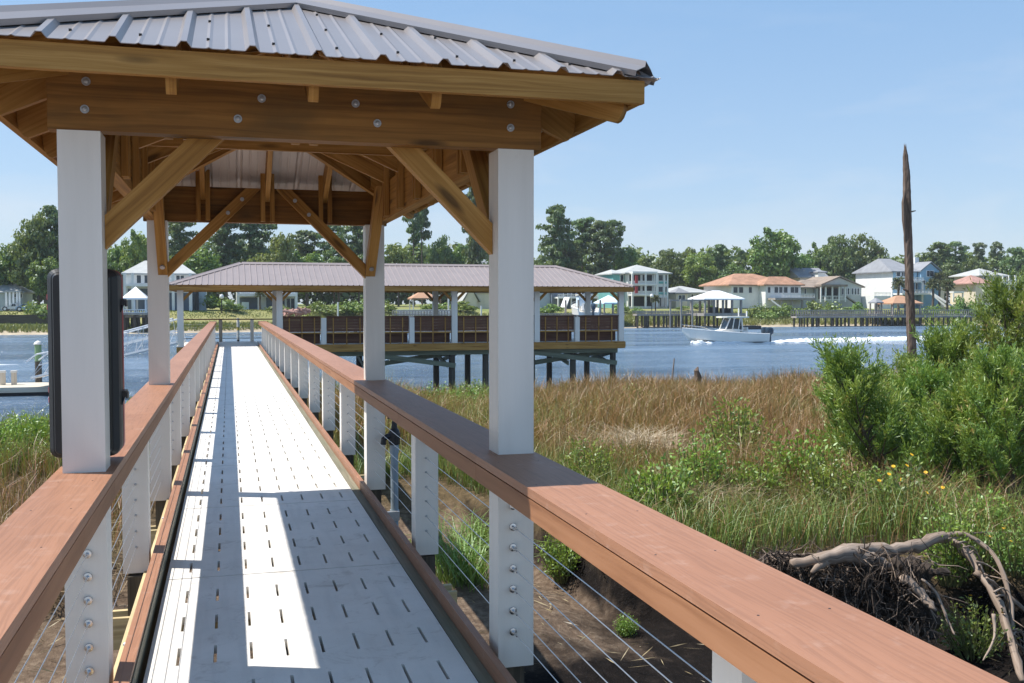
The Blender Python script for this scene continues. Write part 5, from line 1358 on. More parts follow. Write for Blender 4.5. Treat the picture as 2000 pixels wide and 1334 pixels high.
    def rail(s, mat, px0, px1, y0, y1, dfront, n=14):
        x0, x1, zt, zb = s.X(px0), s.X(px1), s.z(1000, y0), s.z(1000, y1); y = s.Y - dfront; m = MB()
        m.box(x0, x1, y, y + .1, zt - .1, zt); m.box(x0, x1, y + .01, y + .09, zb, zb + .08)
        for k in range(n + 1): x = x0 + (x1 - x0) * k / n; m.box(x - .035, x + .035, y + .02, y + .08, zb + .08, zt - .1)
        return m.build('railing', M[mat], s.t)
# --- teal three storey house
h = Front('teal_house', 'three storey teal and white house with stacked balconies and grey hip roof', 'house', 182, 1226, 1304, 599)
h.wall('white_paint', 1226, 1304, 533, None, 11); h.hip('pale_grey_roof', 1218, 1311, 533, 515, 11, .6)
for a, b in ((1229, 1250), (1255, 1273)):
    h.slab('dark_void', a, b, 537, 549, .05, 'recess'); h.slab('dark_void', a, b, 559, 568, .05, 'recess')  # flat dark panels paint the shade inside the open balconies
h.slab('dark_void', 1229, 1273, 579, 598, .05, 'carport'); h.slab('dark_void', 1280, 1301, 582, 598, .05, 'carport')  # dark sheets on the wall stand for shade of the open ground floor
for y in (556, 576): h.slab('white_paint', 1227, 1275, y - 1, y + 1.6, 2.2)
h.slab('white_paint', 1227, 1275, 531, 535, 2.2, 'porch_head')
for y in (550, 570): h.rail('white_paint', 1227, 1275, y - 1, y + 5, 2.15, 20)
for x in (1227.5, 1253, 1274.5): h.col('white_paint', x, 535, 600, 2.1, .34)
for a, b, mm in ((1278, 1282, 0), (1286, 1294, 0), (1299, 1302, 0)):
    h.win(a, b, 537, 548); h.win(a, b, 560, 570)
for y in (552, 573): h.slab('teal_paint', 1277, 1302, y - 2.4, y + 2, .1, 'teal_panel')
for x in (1277.5, 1284, 1296.5, 1303): h.col('white_paint', x, 534, 598, .2, .3, 'corner_board')
h.wall('teal_paint', 1203, 1225.5, 534, None, 9, 1.5, 'side_wing'); h.hip('pale_grey_roof', 1199, 1232, 534, 525, 9, .4, 1.5); h.win(1217, 1223, 537, 550, dy=1.5); h.win(1208, 1213, 560, 572, dy=1.5)
for x in (1292, 1285, 1299): h.col('pale_pink_siding', x, 581, 600, .4, .5)
h.slab('red_cloth', 1231, 1236, 539, 554, 2.5, 'red_banner', 2.3); h.slab('red_cloth', 1231, 1236, 560, 573, 2.5, 'red_banner', 2.3)
# --- low grey house
h = Front('low_grey_house', 'low grey roofed house between the teal house and the white boat lift', 'house', 188, 1306, 1388, 597)
h.wall('grey_siding', None, None, 571, None, 9); h.hip('pale_grey_roof', 1301, 1394, 571, 558, 9, .6)
h.wall('cream_paint', 1308, 1330, 572, None, 3, -3, 'porch'); h.hip('grey_shingle', 1304, 1334, 572, 562, 3, .4, -3)
for a, b in ((1338, 1342), (1350, 1354), (1358, 1363), (1367, 1371), (1378, 1382)): h.win(a, b, 575, 588)
h.win(1313, 1325, 577, 588, dy=-3)
# --- orange roofed house
h = Front('orange_roofed_house', 'white house with broad orange hip roof and bay of windows over a deck', 'house', 180, 1428, 1552, 592)
h.wall('white_paint', 1428, 1500, 556, None, 12); h.hip('orange_shingle', 1420, 1560, 556, 533, 12, .6, ridge=(1462, 1500))
h.wall('white_paint', 1482, 1550, 556, None, 2.5, -2.6, 'bay'); h.hip('orange_shingle', 1476, 1556, 556, 540, 4.5, .5, -2.6, name='bay_roof')
h.wall('white_paint', 1500.5, 1550, 557, None, 11, 0.2, 'wall')
for a, b in ((1432, 1440), (1443, 1451), (1462, 1468)): h.win(a, b, 561, 572)
for a, b in ((1486, 1491), (1499, 1506), (1508, 1514), (1517, 1524), (1530, 1545)): h.win(a, b, 561, 572, dy=-2.6)
h.slab('weathered_grey_boards', 1486, 1562, 582, 586, 5.5, 'deck'); h.rail('white_paint', 1500, 1562, 574, 582, 5.4, 22)
for x in (1500, 1520, 1540, 1560): h.col('weathered_grey_boards', x, 586, 604, 5.2, .3, 'deck_post')
m = MB(); m.bar((h.X(1478), h.Y - 5.5, h.z(1000, 586)), (h.X(1496), h.Y - 6.8, h.z(1000, 604)), 1.2, .25); m.build('stairs', M['white_paint'], h.t)
# --- grey cottage and the house behind it
h = Front('back_house', 'white gabled house with grey roof half hidden behind the grey cottage', 'house', 196, 1562, 1610, 590)
h.wall('pale_pink_siding', 1562, 1606, 540, None, 8); h.hip('grey_shingle', 1557, 1618, 541, 522, 8, .4, gable=True); h.wall('white_paint', 1590, 1604, 531, 543, 3, -1.5, 'dormer'); h.hip('grey_shingle', 1588, 1607, 531, 527, 3, .3, -1.5)
h = Front('grey_cottage', 'grey sided cottage with brown roof, front porch and row of narrow windows', 'house', 181, 1558, 1682, 592)
h.wall('grey_siding', 1594, 1682, 560, None, 10); h.front_gable('brown_shingle', 'grey_siding', 1594, 1684, 560, 541, 10)
h.wall('grey_siding', 1560, 1593.5, 561, None, 7, 1, 'wing'); h.hip('brown_shingle', 1552, 1640, 561, 546, 8, .6, .5, ridge=(1590, 1640))
h.slab('dark_void', 1598, 1640, 561, 584, .04, 'porch_recess')  # flat dark panel paints the shade inside the porch
for x in (1592, 1601, 1614, 1627, 1639): h.col('white_paint', x, 560, 590, 2.2, .26)
h.slab('brown_shingle', 1590, 1641, 556, 560, 2.6, 'porch_roof'); h.rail('white_paint', 1592, 1640, 578, 586, 2.2, 16)
for a, b in ((1644, 1647), (1650, 1653), (1655, 1658), (1663, 1666), (1669, 1672), (1674, 1677)): h.win(a, b, 563, 575)
h.win(1576, 1579, 564, 575, dy=1); h.wall('grey_siding', 1545, 1556, 546, None, 2, 2.5, 'chimney')
m = MB(); m.bar((h.X(1643), h.Y - 1.2, h.z(1000, 578)), (h.X(1664), h.Y - 1.2, h.z(1000, 592)), 1.0, .2); m.build('stairs', M['weathered_grey_boards'], h.t)
# --- white and blue house
h = Front('white_blue_house', 'tall white and blue house with grey roof, white chimney and outside stairs', 'house', 180, 1744, 1828, 596)
h.wall('blue_paint', 1744, 1790, 530, None, 13); MB().box(h.X(1744) - .12, h.X(1744) - .003, h.Y + .1, h.Y + 12.9, h.zb - 1, h.z(1000, 530)).build('side_wall', M['white_paint'], h.t)  # blue box with a thin white skin on its left side
h.hip('grey_shingle', 1738, 1796, 530, 503, 13, .5, ridge=(1752, 1775)); h.hip('grey_shingle', 1770, 1800, 530, 505, 8, .3, 4)
h.wall('blue_paint', 1792, 1827, 529, None, 7, -1, 'bay'); h.front_gable('grey_shingle', 'blue_paint', 1792, 1828, 529, 513, 8, .35, -1)
h.wall('white_paint', 1807, 1815, 501, 530, 1.2, 3.5, 'chimney')
for a, b in ((1750, 1757), (1760, 1768)): h.win(a, b, 530, 540)
for a, b in ((1803, 1808), (1809, 1816)): h.win(a, b, 529, 540, dy=-1)
h.win(1795, 1800, 548, 556, dy=-1); h.win(1788, 1791, 553, 575); h.win(1750, 1758, 553, 566)
h.slab('white_paint', 1744, 1791, 549, 552, 2.0); h.rail('white_paint', 1744, 1791, 542, 549, 2.0, 18)
h.slab('white_paint', 1744, 1800, 573, 576, 3.0); h.rail('white_paint', 1744, 1800, 566, 573, 3.0, 20)
for x in (1745, 1768, 1790): h.col('white_paint', x, 549, 598, 2.0, .3)
for dx in (0, 8):
    m = MB(); m.bar((h.X(1798 + dx * .3), h.Y - 3.2, h.z(1000, 573)), (h.X(1815 + dx), h.Y - 5.5 - dx * .1, h.z(1000, 600)), 1.1, .3); m.build('stairs', M['white_paint'], h.t)
h.wall('white_paint', 1690, 1722, 579, None, 5, -3, 'terrace'); h.rail('white_paint', 1690, 1722, 572, 579, 2.95, 12)
h.wall('white_paint', 1684, 1716, 553, None, 6, 9, 'rear_wing'); h.hip('pale_grey_roof', 1680, 1722, 553, 545, 6, .4, 9); h.win(1689, 1693, 557, 567, dy=9)
# --- far right house
h = Front('far_right_house', 'pale house with grey roof, upper balcony and small attic vent at the far right', 'house', 192, 1912, 1966, 590)
h.wall('pale_grey_roof', 1916, 1964, 538, None, 9); h.hip('pale_grey_roof', 1908, 1969, 538, 523, 9, .6)
h.slab('white_paint', 1944, 1971, 553, 556, 2.4); h.rail('white_paint', 1944, 1971, 547, 553, 2.4, 12)
for x in (1945, 1957, 1969): h.col('white_paint', x, 538, 590, 2.2, .3)
h.win(1946, 1954, 540, 548); h.win(1959, 1964, 540, 548); h.win(1920, 1926, 540, 547); h.slab('dark_void', 1936, 1944, 527, 532, .8, 'attic_vent'); h.slab('dark_void', 1962, 1968, 558, 590, .04, 'door')
h = Front('red_roofed_house', 'small house with faded brick red hip roof in front of the far right house', 'house', 184, 1902, 1940, 590)
h.wall('cream_paint', 1905, 1936, 553, None, 8); h.hip('brick_pink', 1898, 1943, 553, 536, 8, .4)
h = Front('cream_house', 'low cream house with white carport seen between the palms', 'house', 186, 1812, 1862, 592)
h.wall('cream_paint', 1823, 1844, 563, None, 6); h.hip('pale_grey_roof', 1819, 1848, 563, 557, 6, .4); h.wall('white_paint', 1850, 1870, 569, 572.5, 4, -2, 'carport_roof'); h.col('white_paint', 1851, 572, 590, 1.9, .25); h.col('white_paint', 1869, 572, 590, 1.9, .25)
# --- houses behind the pier
h = Front('slate_blue_house', 'dark slate blue house with white stairs behind the boat on the lift', 'house', 184, 1060, 1160, 600)
h.wall('slate_blue_siding', 1078, 1158, 562, None, 9); h.hip('grey_shingle', 1072, 1164, 562, 545, 9, .5); h.wall('blue_grey_siding', 1054, 1077.5, 566, None, 7, 1, 'wing')
for a, b in ((1101, 1108), (1117, 1124), (1134, 1140), (1146, 1152)): h.win(a, b, 569, 580)
h.slab('white_paint', 1082, 1160, 580, 583, 2.5); h.rail('white_paint', 1082, 1160, 575, 580, 2.5, 26)
for x in (1083, 1108, 1134, 1159): h.col('white_paint', x, 583, 602, 2.4, .25)
m = MB(); m.bar((h.X(1098), h.Y - 2.8, h.z(1000, 582)), (h.X(1084), h.Y - 5, h.z(1000, 601)), 1.1, .3); m.build('stairs', M['white_paint'], h.t)
h = Front('cream_gable_house', 'cream house with steep gable behind the picket fence by the near right post', 'house', 182, 905, 955, 600)
h.wall('cream_paint', 908, 932, 588, None, 7); h.front_gable('pale_grey_roof', 'cream_paint', 906, 934, 588, 560, 7); h.wall('cream_paint', 934.5, 960, 570, None, 8, 1, 'wing'); h.hip('pale_grey_roof', 931, 975, 570, 556, 8, .4, 1)
h = Front('grey_dormer_house', 'grey house with row of white dormers showing over the pier roof ridge', 'house', 206, 930, 975, 590)
h.wall('blue_grey_siding', 930, 975, 520, None, 8); h.hip('grey_shingle', 926, 979, 520, 508, 8, .4)
for a in (934, 943, 952, 962): h.win(a, a + 4, 513, 519)
# --- white balcony house
h = Front('white_balcony_house', 'white two storey house with long upper balcony behind the left part of the pier', 'house', 172, 462, 580, 613)
h.wall('white_paint', 462, 580, 550, None, 10); h.hip('pale_grey_roof', 456, 586, 550, 530, 10, .6)
h.slab('white_paint', 464, 578, 575, 579, 2.6); h.rail('white_paint', 464, 578, 567, 575, 2.6, 30)
for x in (465, 505, 545, 577): h.col('white_paint', x, 550, 614, 2.5, .4)
h.slab('slate_blue_siding', 468, 503, 581, 612, .05, 'porch_recess'); h.slab('slate_blue_siding', 520, 543, 581, 612, .05, 'porch_recess'); h.win(549, 556, 583, 606); h.win(560, 575, 583, 606); h.win(470, 484, 555, 566); h.win(500, 514, 555, 566)  # slate blue panels put the lower porch shade into the colour
m = MB(); m.box(h.X(472), h.X(486), h.Y - 1.2, h.Y - .6, h.z(1000, 606), h.z(1000, 590)); m.build('blue_screen', M['sky_canvas'], h.t)
# --- left white house
h = Front('left_white_house', 'large white two storey house with pale blue grey hip roof behind the far left post', 'house', 163, 245, 392, 612)
h.wall('white_paint', 245, 376, 533, None, 12); h.hip('pale_grey_roof', 238, 384, 534, 506, 12, .6, ridge=(278, 344))
h.wall('blue_grey_siding', 377, 402, 556, None, 8, 1.0, 'wing'); h.hip('pale_grey_roof', 373, 407, 556, 548, 8, .4, 1)
h.slab('white_paint', 247, 374, 556, 560, 2.4)
for x in (247, 262, 300, 340, 373): h.col('white_paint', x, 534, 614, 2.3, .4)
for a, b in ((268, 276), (283, 292), (315, 330), (345, 360)): h.win(a, b, 538, 553)
h.slab('slate_blue_siding', 330, 372, 572, 611, .06, 'garage_door'); h.slab('slate_blue_siding', 250, 322, 564, 611, .05, 'porch_recess'); h.slab('dark_void', 330, 372, 561, 566, .05, 'transom')  # slate blue porch panel carries the porch shade as colour
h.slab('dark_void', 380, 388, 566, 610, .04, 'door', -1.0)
# --- house at the left edge
h = Front('left_edge_house', 'pale house with dark shutters among trees at the left edge', 'house', 164, -20, 44, 606)
h.wall('blue_grey_siding', -20, 44, 570, None, 8); h.hip('pale_grey_roof', -26, 49, 570, 548, 8, .5); h.win(26, 33, 574, 580); h.win(38, 43, 574, 581)
for x in (17, 24, 31, 38, 43): h.col('white_paint', x, 571, 605, 1.8, .25)
h.slab('pale_grey_roof', 14, 46, 568, 571, 2.0, 'porch_roof')
# --- canopies on posts
def canopy(name, label, Y, px0, px1, ye, yr, yb, roof, post='white_paint', depth=5, deck=None, n=3, cat='canopy', wpost=.22, rail=None):
    h = Front(name, label, cat, Y, px0, px1, yb); h.hip(roof, px0, px1, ye, yr, depth, 0)
    a, b = px0 + (px1 - px0) * .06, px1 - (px1 - px0) * .06
    for dy in (.5, depth - .5):
        for k in range(n):
            px = a + (b - a) * k / (n - 1); x = h.X(px); zz = h.z(1000, yb) - (1.2 if not deck else 0)
            MB().box(x - wpost / 2, x + wpost / 2, Y + dy - wpost / 2, Y + dy + wpost / 2, zz, h.z(1000, ye) - .22).build('post', M[post], h.t)
            if deck: MB().tube([(x, Y + dy, WZ - 1.2), (x, Y + dy, h.z(1000, deck[1]) - .002)], .17, 8).build('pile', M['pile'], h.t)
    if deck:
        MB().box(h.X(px0 - 1), h.X(px1 + 1), Y - .3, Y + depth + .3, h.z(1000, deck[1]), h.z(1000, deck[0])).build('deck', M['weathered_grey_boards'], h.t)
    if rail: h.rail(rail[0], px0, px1, rail[1], deck[0], .25, 12)
    return h
canopy('dock_canopy', 'white peaked canopy over a railed dock between locker and far left post', 142, 237, 287, 582, 559, 611, 'bright_white_roof', deck=(611, 615), rail=('white_paint', 604), cat='dock canopy')
h = canopy('boat_lift', 'white roofed boat lift on tall dark piles behind the motor boat', 146, 1375, 1455, 583, 567, 612, 'bright_white_roof', 'weathered_grey_boards', 6, deck=(612, 617), n=5, cat='boat lift', wpost=.3)
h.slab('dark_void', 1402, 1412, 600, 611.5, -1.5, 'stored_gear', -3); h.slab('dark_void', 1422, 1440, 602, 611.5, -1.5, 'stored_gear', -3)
canopy('garden_canopy', 'pale orange peaked canopy on thin white poles behind the picket fence', 164, 805, 857, 582, 566, 612, 'orange_canvas', 'white_paint', 4.4, n=2, wpost=.14)
canopy('pale_blue_canopy', 'flat pale blue boat canopy at the left of the teal house', 152, 1180, 1219, 591, 576, 616, 'sky_canvas', 'weathered_grey_boards', 5, deck=(613, 616), n=3)
canopy('pier_hut', 'rusty orange roofed hut on the right jetty behind the dead trunk', 150, 1744, 1804, 592, 577, 616, 'orange_canvas', 'weathered_grey_boards', 5, deck=(616, 620), n=3, cat='hut', wpost=.25)
canopy('grill_hut', 'tiny dark roofed hut on the right jetty below the white house', 152, 1712, 1726, 590, 581, 614, 'grey_shingle', 'weathered_grey_boards', 2.4, n=2, cat='hut', deck=(613, 616))
# --- jetties
def jetty(label, Y, px0, px1, yd, yr, n, step=1, name='jetty', rail=True, pileto=640, w=1.8):
    t = thing(name, label, 'jetty', ((at(px0, yd, Y).x + at(px1, yd, Y).x) / 2, Y, WZ), group='jetties on the far shore'); x0, x1, z = at(px0, yd, Y).x, at(px1, yd, Y).x, at((px0 + px1) / 2, yd, Y).z
    MB().box(x0, x1, Y, Y + w, z - .3, z).build('deck', M['weathered_grey_boards'], t)
    for k in range(n):
        x = x0 + (x1 - x0) * (k + .5) / n
        for dy in (.2, w - .2):
            xx = x + rnd.uniform(-.3, .3); MB().tube([(xx, Y + dy, WZ - 1.3), (xx, Y + dy, z - .302)], .14 + .05 * rnd.random(), 7).build('pile', M['pile'], t)
    if rail:
        zt = at((px0 + px1) / 2, yr, Y).z
        for dy in (0.02, w - .1):
            m = MB(); m.box(x0, x1, Y + dy, Y + dy + .08, zt - .12, zt); m.box(x0, x1, Y + dy + .01, Y + dy + .07, z + .2, z + .3)
            nn = int((x1 - x0) / .45)
            for k in range(nn + 1): x = x0 + (x1 - x0) * k / nn; m.box(x - .05, x + .05, Y + dy + .015, Y + dy + .065, z + .01, zt - .12)
            m.build('railing', M['weathered_grey_boards'], t)
    return t
jetty('left jetty running over marsh to the white boat lift', 150, 1244, 1374, 613, 607, 14)
jetty('long grey railed jetty on many piles behind the wake and dead trunk', 150, 1556, 1905, 617, 605, 30)
jetty('railed jetty at the right edge behind the tallest cedar', 150, 1965, 2060, 614, 607, 10)
jetty('low jetty with fence behind the bench backs under the orange canopy', 150, 770, 885, 617, 606, 10)
jetty('grey jetty below the boat on its lift behind the pier end', 147, 1052, 1190, 619, 612, 12)
jetty('short jetty behind the white canopy left of the far left post', 143, 225, 300, 616, 605, 6)
# dark retaining wall on the left
MBx = MB().box(at(-60, 620, 152).x, at(240, 620, 152).x, 152, 152.3, at(0, 628, 152).z - .6, at(0, 615, 152).z); o = MBx.build('retaining_wall', M['pile']); tag(o, 'dark timber retaining wall below the parked cars on the left', 'wall')
# tall bare boat lift frame left of the roofed lift
fr = thing('boat_lift', 'open frame of tall grey piles left of the white roofed boat lift', 'boat lift', at(1345, 640, 145))
for px in (1330, 1352):
    for dy in (0, 4):
        a = at(px, 646, 145); MB().tube([(a.x, 145 + dy, WZ - 1.2), (a.x, 145 + dy, at(px, 584, 145).z)], .14, 8).build('pile', M['weathered_grey_boards'], fr)
for dy in (0, 4): MB().box(at(1328, 600, 145).x, at(1374, 600, 145).x, 145 + dy - .1, 145 + dy + .1, at(1345, 588, 145).z, at(1345, 585, 145).z).build('beam', M['weathered_grey_boards'], fr)
# dark float behind the boat
MB().box(at(1432, 640, 138).x, at(1487, 640, 138).x, 138, 140.4, WZ - .2, WZ + .55).build('float', M['dgrey']); o = COL.objects['float.001'] if 'float.001' in COL.objects else COL.objects[-1]
o.name = 'swim_float'; tag(o, 'long low dark float on the water right behind the motor boat', 'float')
# picket fence
pf = MB(); Yf = 154; x0, x1 = at(775, 610, Yf).x, at(884, 610, Yf).x; zt = at(830, 604, Yf).z; zb = at(830, 616, Yf).z
for k in range(48): x = x0 + (x1 - x0) * k / 47; pf.prism([(x - .06, Yf - .4, zb), (x + .06, Yf - .4, zb), (x + .06, Yf - .4, zt - .1), (x, Yf - .4, zt), (x - .06, Yf - .4, zt - .1)], (0, .05, 0))
pf.box(x0, x1, Yf - .345, Yf - .30, zb + .25, zb + .34); pf.box(x0, x1, Yf - .345, Yf - .30, zt - .4, zt - .31)
tag(pf.build('picket_fence', M['white_paint']), 'white picket fence under the orange canopy behind the benches', 'fence')
# lamp posts
for px, y0, y1, Y, lab in ((1273, 582, 616, 166, 'dark lamp post with white globe in front of the teal house'), (433, 584, 616, 160, 'dark garden lamp post left of the white balcony house')):
    a = at(px, y1, Y); b = at(px, y0, Y); t = thing('street_lamp', lab, 'lamp post', a)
    MB().tube([a - Vector((0, 0, .8)), b], [.1, .07], 8).build('pole', M['iron'], t); MB().lathe(b, [(.08, 0), (.3, .15), (.34, .4), (.22, .68), (0, .75)], 10).build('globe', M['white_paint'], t)
# white pole with bird house poles etc.
for px, y0, Y, lab in ((876, 583, 160, 'white flag pole stub right of the orange canopy'), (940, 597, 160, 'white post beside the near right gazebo post'), (660, 590, 160, 'thin white pole above the benches left of the far right post')):
    a = at(px, 618, Y); t = thing('white_pole', lab, 'pole', a); MB().tube([a - Vector((0, 0, .8)), at(px, y0, Y)], .13, 8).build('pole', M['white_paint'], t)
# red brown stacked kayaks / wood pile behind the bench
wp = thing('wood_pile', 'heap of reddish brown driftwood and stones on the far lawn by the thin gazebo post', 'wood pile', at(572, 612, 150)); m = MB()
for k in range(26):
    p = at(553 + 46 * rnd.random(), 604 + 11 * rnd.random(), 150 + 2 * rnd.random()); d = Vector((rnd.uniform(-1, 1), rnd.uniform(-.4, .4), rnd.uniform(-.2, .2))).normalized() * .8; m.tube([p - d, p + d], .18, 7, jit=.3)
m.build('logs', M['brick_pink'], wp)
# ---------------------------------------------------------------- vehicles
def car(name, label, px, Y, zb, L, Hh, mat, pick=False):
    x0 = at(px, 610, Y).x; t = thing(name, label, 'car' if not pick else 'truck', (x0, Y, zb)); w = 1.75
    if pick: prof = [(0, .45), (0, .95), (1.5, 1.0), (1.9, 1.02), (2.5, 1.72), (3.6, 1.74), (3.72, 1.05), (5.2, 1.02), (5.25, .5)]
    else: prof = [(0, .35), (0.02, .75), (.7, .95), (1.4, 1.42), (2.7, 1.45), (3.5, 1.0), (4.3, .88), (4.4, .4)]
    s = L / prof[-1][0]; k = Hh / max(z for _, z in prof)
    MB().prism([(x0 + a * s, Y, zb + z * k) for a, z in prof], (0, w, 0)).build('body', mat, t, .08, seg=2)
    if pick: wins = [[(2.45, 1.08), (2.72, 1.6), (3.05, 1.62), (3.05, 1.08)], [(3.12, 1.08), (3.12, 1.62), (3.5, 1.62), (3.58, 1.08)]]
    else: wins = [[(1.0, .97), (1.5, 1.34), (2.0, 1.37), (2.0, .97)], [(2.08, .97), (2.08, 1.37), (2.6, 1.37), (3.15, 1.0)]]
    for q in wins: MB().prism([(x0 + a * s, Y - .012, zb + z * k) for a, z in q], (0, .02, 0)).build('window', M['window_glass'], t)
    for f in (.18, .80):
        for yy in (Y - .03, Y + w - .2):
            wl = MB().cyl((x0 + L * f, yy, zb + .34), (x0 + L * f, yy + .23, zb + .34), .34, 16).build('wheel', M['black'], t); MB().cyl((x0 + L * f, yy - .012, zb + .34), (x0 + L * f, yy - .002, zb + .34), .2, 12).build('rim', M['alu'], wl)
P1('silver_paint', (.60, .62, .64), .3); P1('pale_blue_paint', (.30, .42, .56), .3)
zc = lambda Y, px: bank_z(at(px, 610, Y).x, Y)
car('pickup_truck', 'silver white pickup truck parked behind the retaining wall at the left edge', 2, 160, zc(161, 8), 2.9 * 160 / 160, 1.15, M['silver_paint'], True)
car('parked_car', 'pale blue parked car right of the pickup truck on the left shore', 30, 158, zc(159, 40), 2.9, 1.12, M['pale_blue_paint'])
# ---------------------------------------------------------------- motor boat
def motor_boat(name, label, loc, rz=0, sc=1.0, cover=False):
    t = thing(name, label, 'boat'); L = 8.9; st = []
    for i in range(15):
        f = i / 14; x = L * f; b = 1.32 * (1 - max(0, (f - .45) / .55) ** 2.3) + .02; g_ = .78 + .62 * f ** 1.6; k = -.35 + .42 * max(0, (f - .55) / .45) ** 1.6 + (.9 * max(0, (f - .86) / .14) ** 2); ch = -.02 + .55 * max(0, (f - .4) / .6) ** 1.7
        ch = max(ch, k + .05); g2 = max(g_, ch + .1)
        st.append([(0, k), (b * .93, ch), (b, g2 - .10), (b + .03, g2 - .08), (b + .03, g2 - .03), (b, g2), (max(.01, b - .16), g2), (max(.01, b - .2), g2 - .45), (0, g2 - .46)])
    def ring(i, s): return [(-(L * i / 14) + L / 2, s * y, z) for y, z in st[i]]
    m = MB(); tr = MB()
    for s in (1, -1):
        for i in range(14):
            A, B = ring(i, s), ring(i + 1, s)
            for k in range(len(A) - 1):
                q = [A[k], A[k + 1], B[k + 1], B[k]]
                (tr if 2 <= k <= 4 else m).quad(q if s < 0 else q[::-1])
        A = ring(0, s); m.quad(A[:9] if s > 0 else A[:9][::-1])
    m.build('hull', M['boathull'], t); tr.build('gunwale', M['white_paint'], t)
    sx = lambda x: L / 2 - x
    # console with raked screen
    m = MB(); m.prism([(sx(2.9), -.62, .35), (sx(5.0), -.62, .55), (sx(5.1), -.62, 1.05), (sx(4.4), -.62, 1.22), (sx(2.9), -.62, 1.2)], (0, 1.24, 0)); m.build('console', M['white_paint'], t, .04)
    fr = MB()
    for s in (-.66, .60):
        for a, b in (((4.5, 1.15), (4.0, 2.32)), ((3.75, 1.2), (3.55, 2.32)), ((2.6, .6), (2.75, 2.32)), ((3.1, 1.2), (2.9, 2.32))):
            fr.bar((sx(a[0]), s + .03, a[1]), (sx(b[0]), s + .03, b[1]), .09, .09, (0, 1, 0))
    fr.build('tower_frame', M['white_paint'], t)
    gl = MB()
    for s in (-.615, .60): gl.prism([(sx(4.38), s, 1.24), (sx(3.95), s, 2.24), (sx(3.62), s, 2.24), (sx(3.78), s, 1.24)], (0, .015, 0)); gl.prism([(sx(3.66), s, 1.24), (sx(3.5), s, 2.24), (sx(3.0), s, 2.24), (sx(3.12), s, 1.24)], (0, .015, 0))
    gl.prism([(sx(4.45), -.58, 1.24), (sx(4.02), -.58, 2.26), (sx(4.0), -.58, 2.26), (sx(4.43), -.58, 1.24)], (0, 1.16, 0)); gl.build('windshield', M['window_glass'], t)
    top = loft([[(sx(x), y, z) for x, y in ((2.1, -.95), (2.1, .95), (4.5, .95), (4.9, .6), (4.9, -.6), (4.5, -.95))] for z in (2.33, 2.40, 2.47)]); top.build('hardtop', M['cream_top'], t, .03)
    m = MB(); m.box(sx(2.6), sx(1.95), -.5, .5, .5, 1.05); m.box(sx(2.05), sx(1.95), -.5, .5, 1.05, 1.4); m.build('seat', M['white_paint'], t, .05)
    m = MB(); m.box(sx(2.2), sx(2.1), -.6, -.5, 2.47, 3.0); m.box(sx(2.5), sx(2.42), .5, .58, 2.47, 3.3); m.build('antenna', M['white_paint'], t)
    rail = MB(); p = []
    for i in range(8, 15): A = st[i]; p.append((sx(L * i / 14), -A[4][0] + .1, A[5][1] + .28 * math.sin(min(1, (i - 8) / 2) * 1.57)))
    rail.tube(p, .022, 6)
    p2 = [(a, -b, c) for a, b, c in p]; rail.tube(p2, .022, 6)
    for q in p[1::2] + p2[1::2]: rail.tube([(q[0], q[1], q[2] - .28), q], .018, 5)
    rail.build('bow_rail', M['steel'], t)
    for s in (-.42, .42):
        e = MB(); rings = []
        for z, rx, ry, ox in ((.62, .30, .22, .05), (.75, .42, .27, 0), (1.05, .46, .29, 0), (1.28, .38, .25, .02), (1.38, .2, .16, .06)): rings.append([(sx(-.48) - ox + rx * math.cos(a * .5236), s + ry * math.sin(a * .5236), z) for a in range(12)])
        loft(rings, e); en = e.build('outboard_motor', M['enginecowl'], t, .02)
        l = MB(); l.box(sx(-.30), sx(-.62), s - .10, s + .10, -.55, .62); l.box(sx(-.2), sx(-.85), s - .04, s + .04, -.62, -.5); l.box(sx(.02), sx(-.25), s - .12, s + .12, .2, .62); l.build('leg', M['enginecowl'], en)
    if cover:
        m = loft([[(sx(x), y, z) for x, y in ((2.6, -.8), (2.6, .8), (4.6, .8), (5.4, .4), (5.4, -.4), (4.6, -.8))] for z in (1.0, 2.2)]); m.build('clear_curtain', M['sky_canvas'], t)
    place(t, loc, rz, sc); return t
M['boathull'] = plain('cream_gelcoat', (.87, .83, .76), .25, .03, 1); M['cream_top'] = plain('cream_hardtop', (.80, .76, .66), .35, .03, 1); M['enginecowl'] = plain('dark_blue_cowl', (.03, .055, .085), .25, .1, 2)
bx0, bx1 = at(1322, 660, 93).x, at(1493, 660, 93).x
boat = motor_boat('motor_boat', 'cream centre console motor boat with hardtop speeding left across the river', ((bx0 + bx1) / 2 + .2, 93, WZ + .12), 0, ((bx1 - bx0) / 9.6,) * 3)
lb = motor_boat('lifted_boat', 'white hardtop boat with clear curtains hanging on a lift behind the pier end', (at(1138, 600, 146).x, 146, at(1138, 614, 146).z), R(-100), 1.25, True)
lf = thing('lift_piles', 'four pale piles of the lift that carries the white hardtop boat', 'boat lift', at(1138, 640, 146))
for px in (1117, 1159):
    for dy in (-3, 3):
        a = at(px, 600, 146); MB().tube([(a.x, 146 + dy, WZ - 1.2), (a.x, 146 + dy, at(px, 586, 146).z)], .17, 8).build('pile', M['weathered_grey_boards'], lf)
for dy in (-3, 3): MB().box(at(1115, 600, 146).x, at(1161, 600, 146).x, 146 + dy - .12, 146 + dy + .12, at(1138, 619, 146).z, at(1138, 616.6, 146).z).build('cradle_beam', M['alu'], lf)
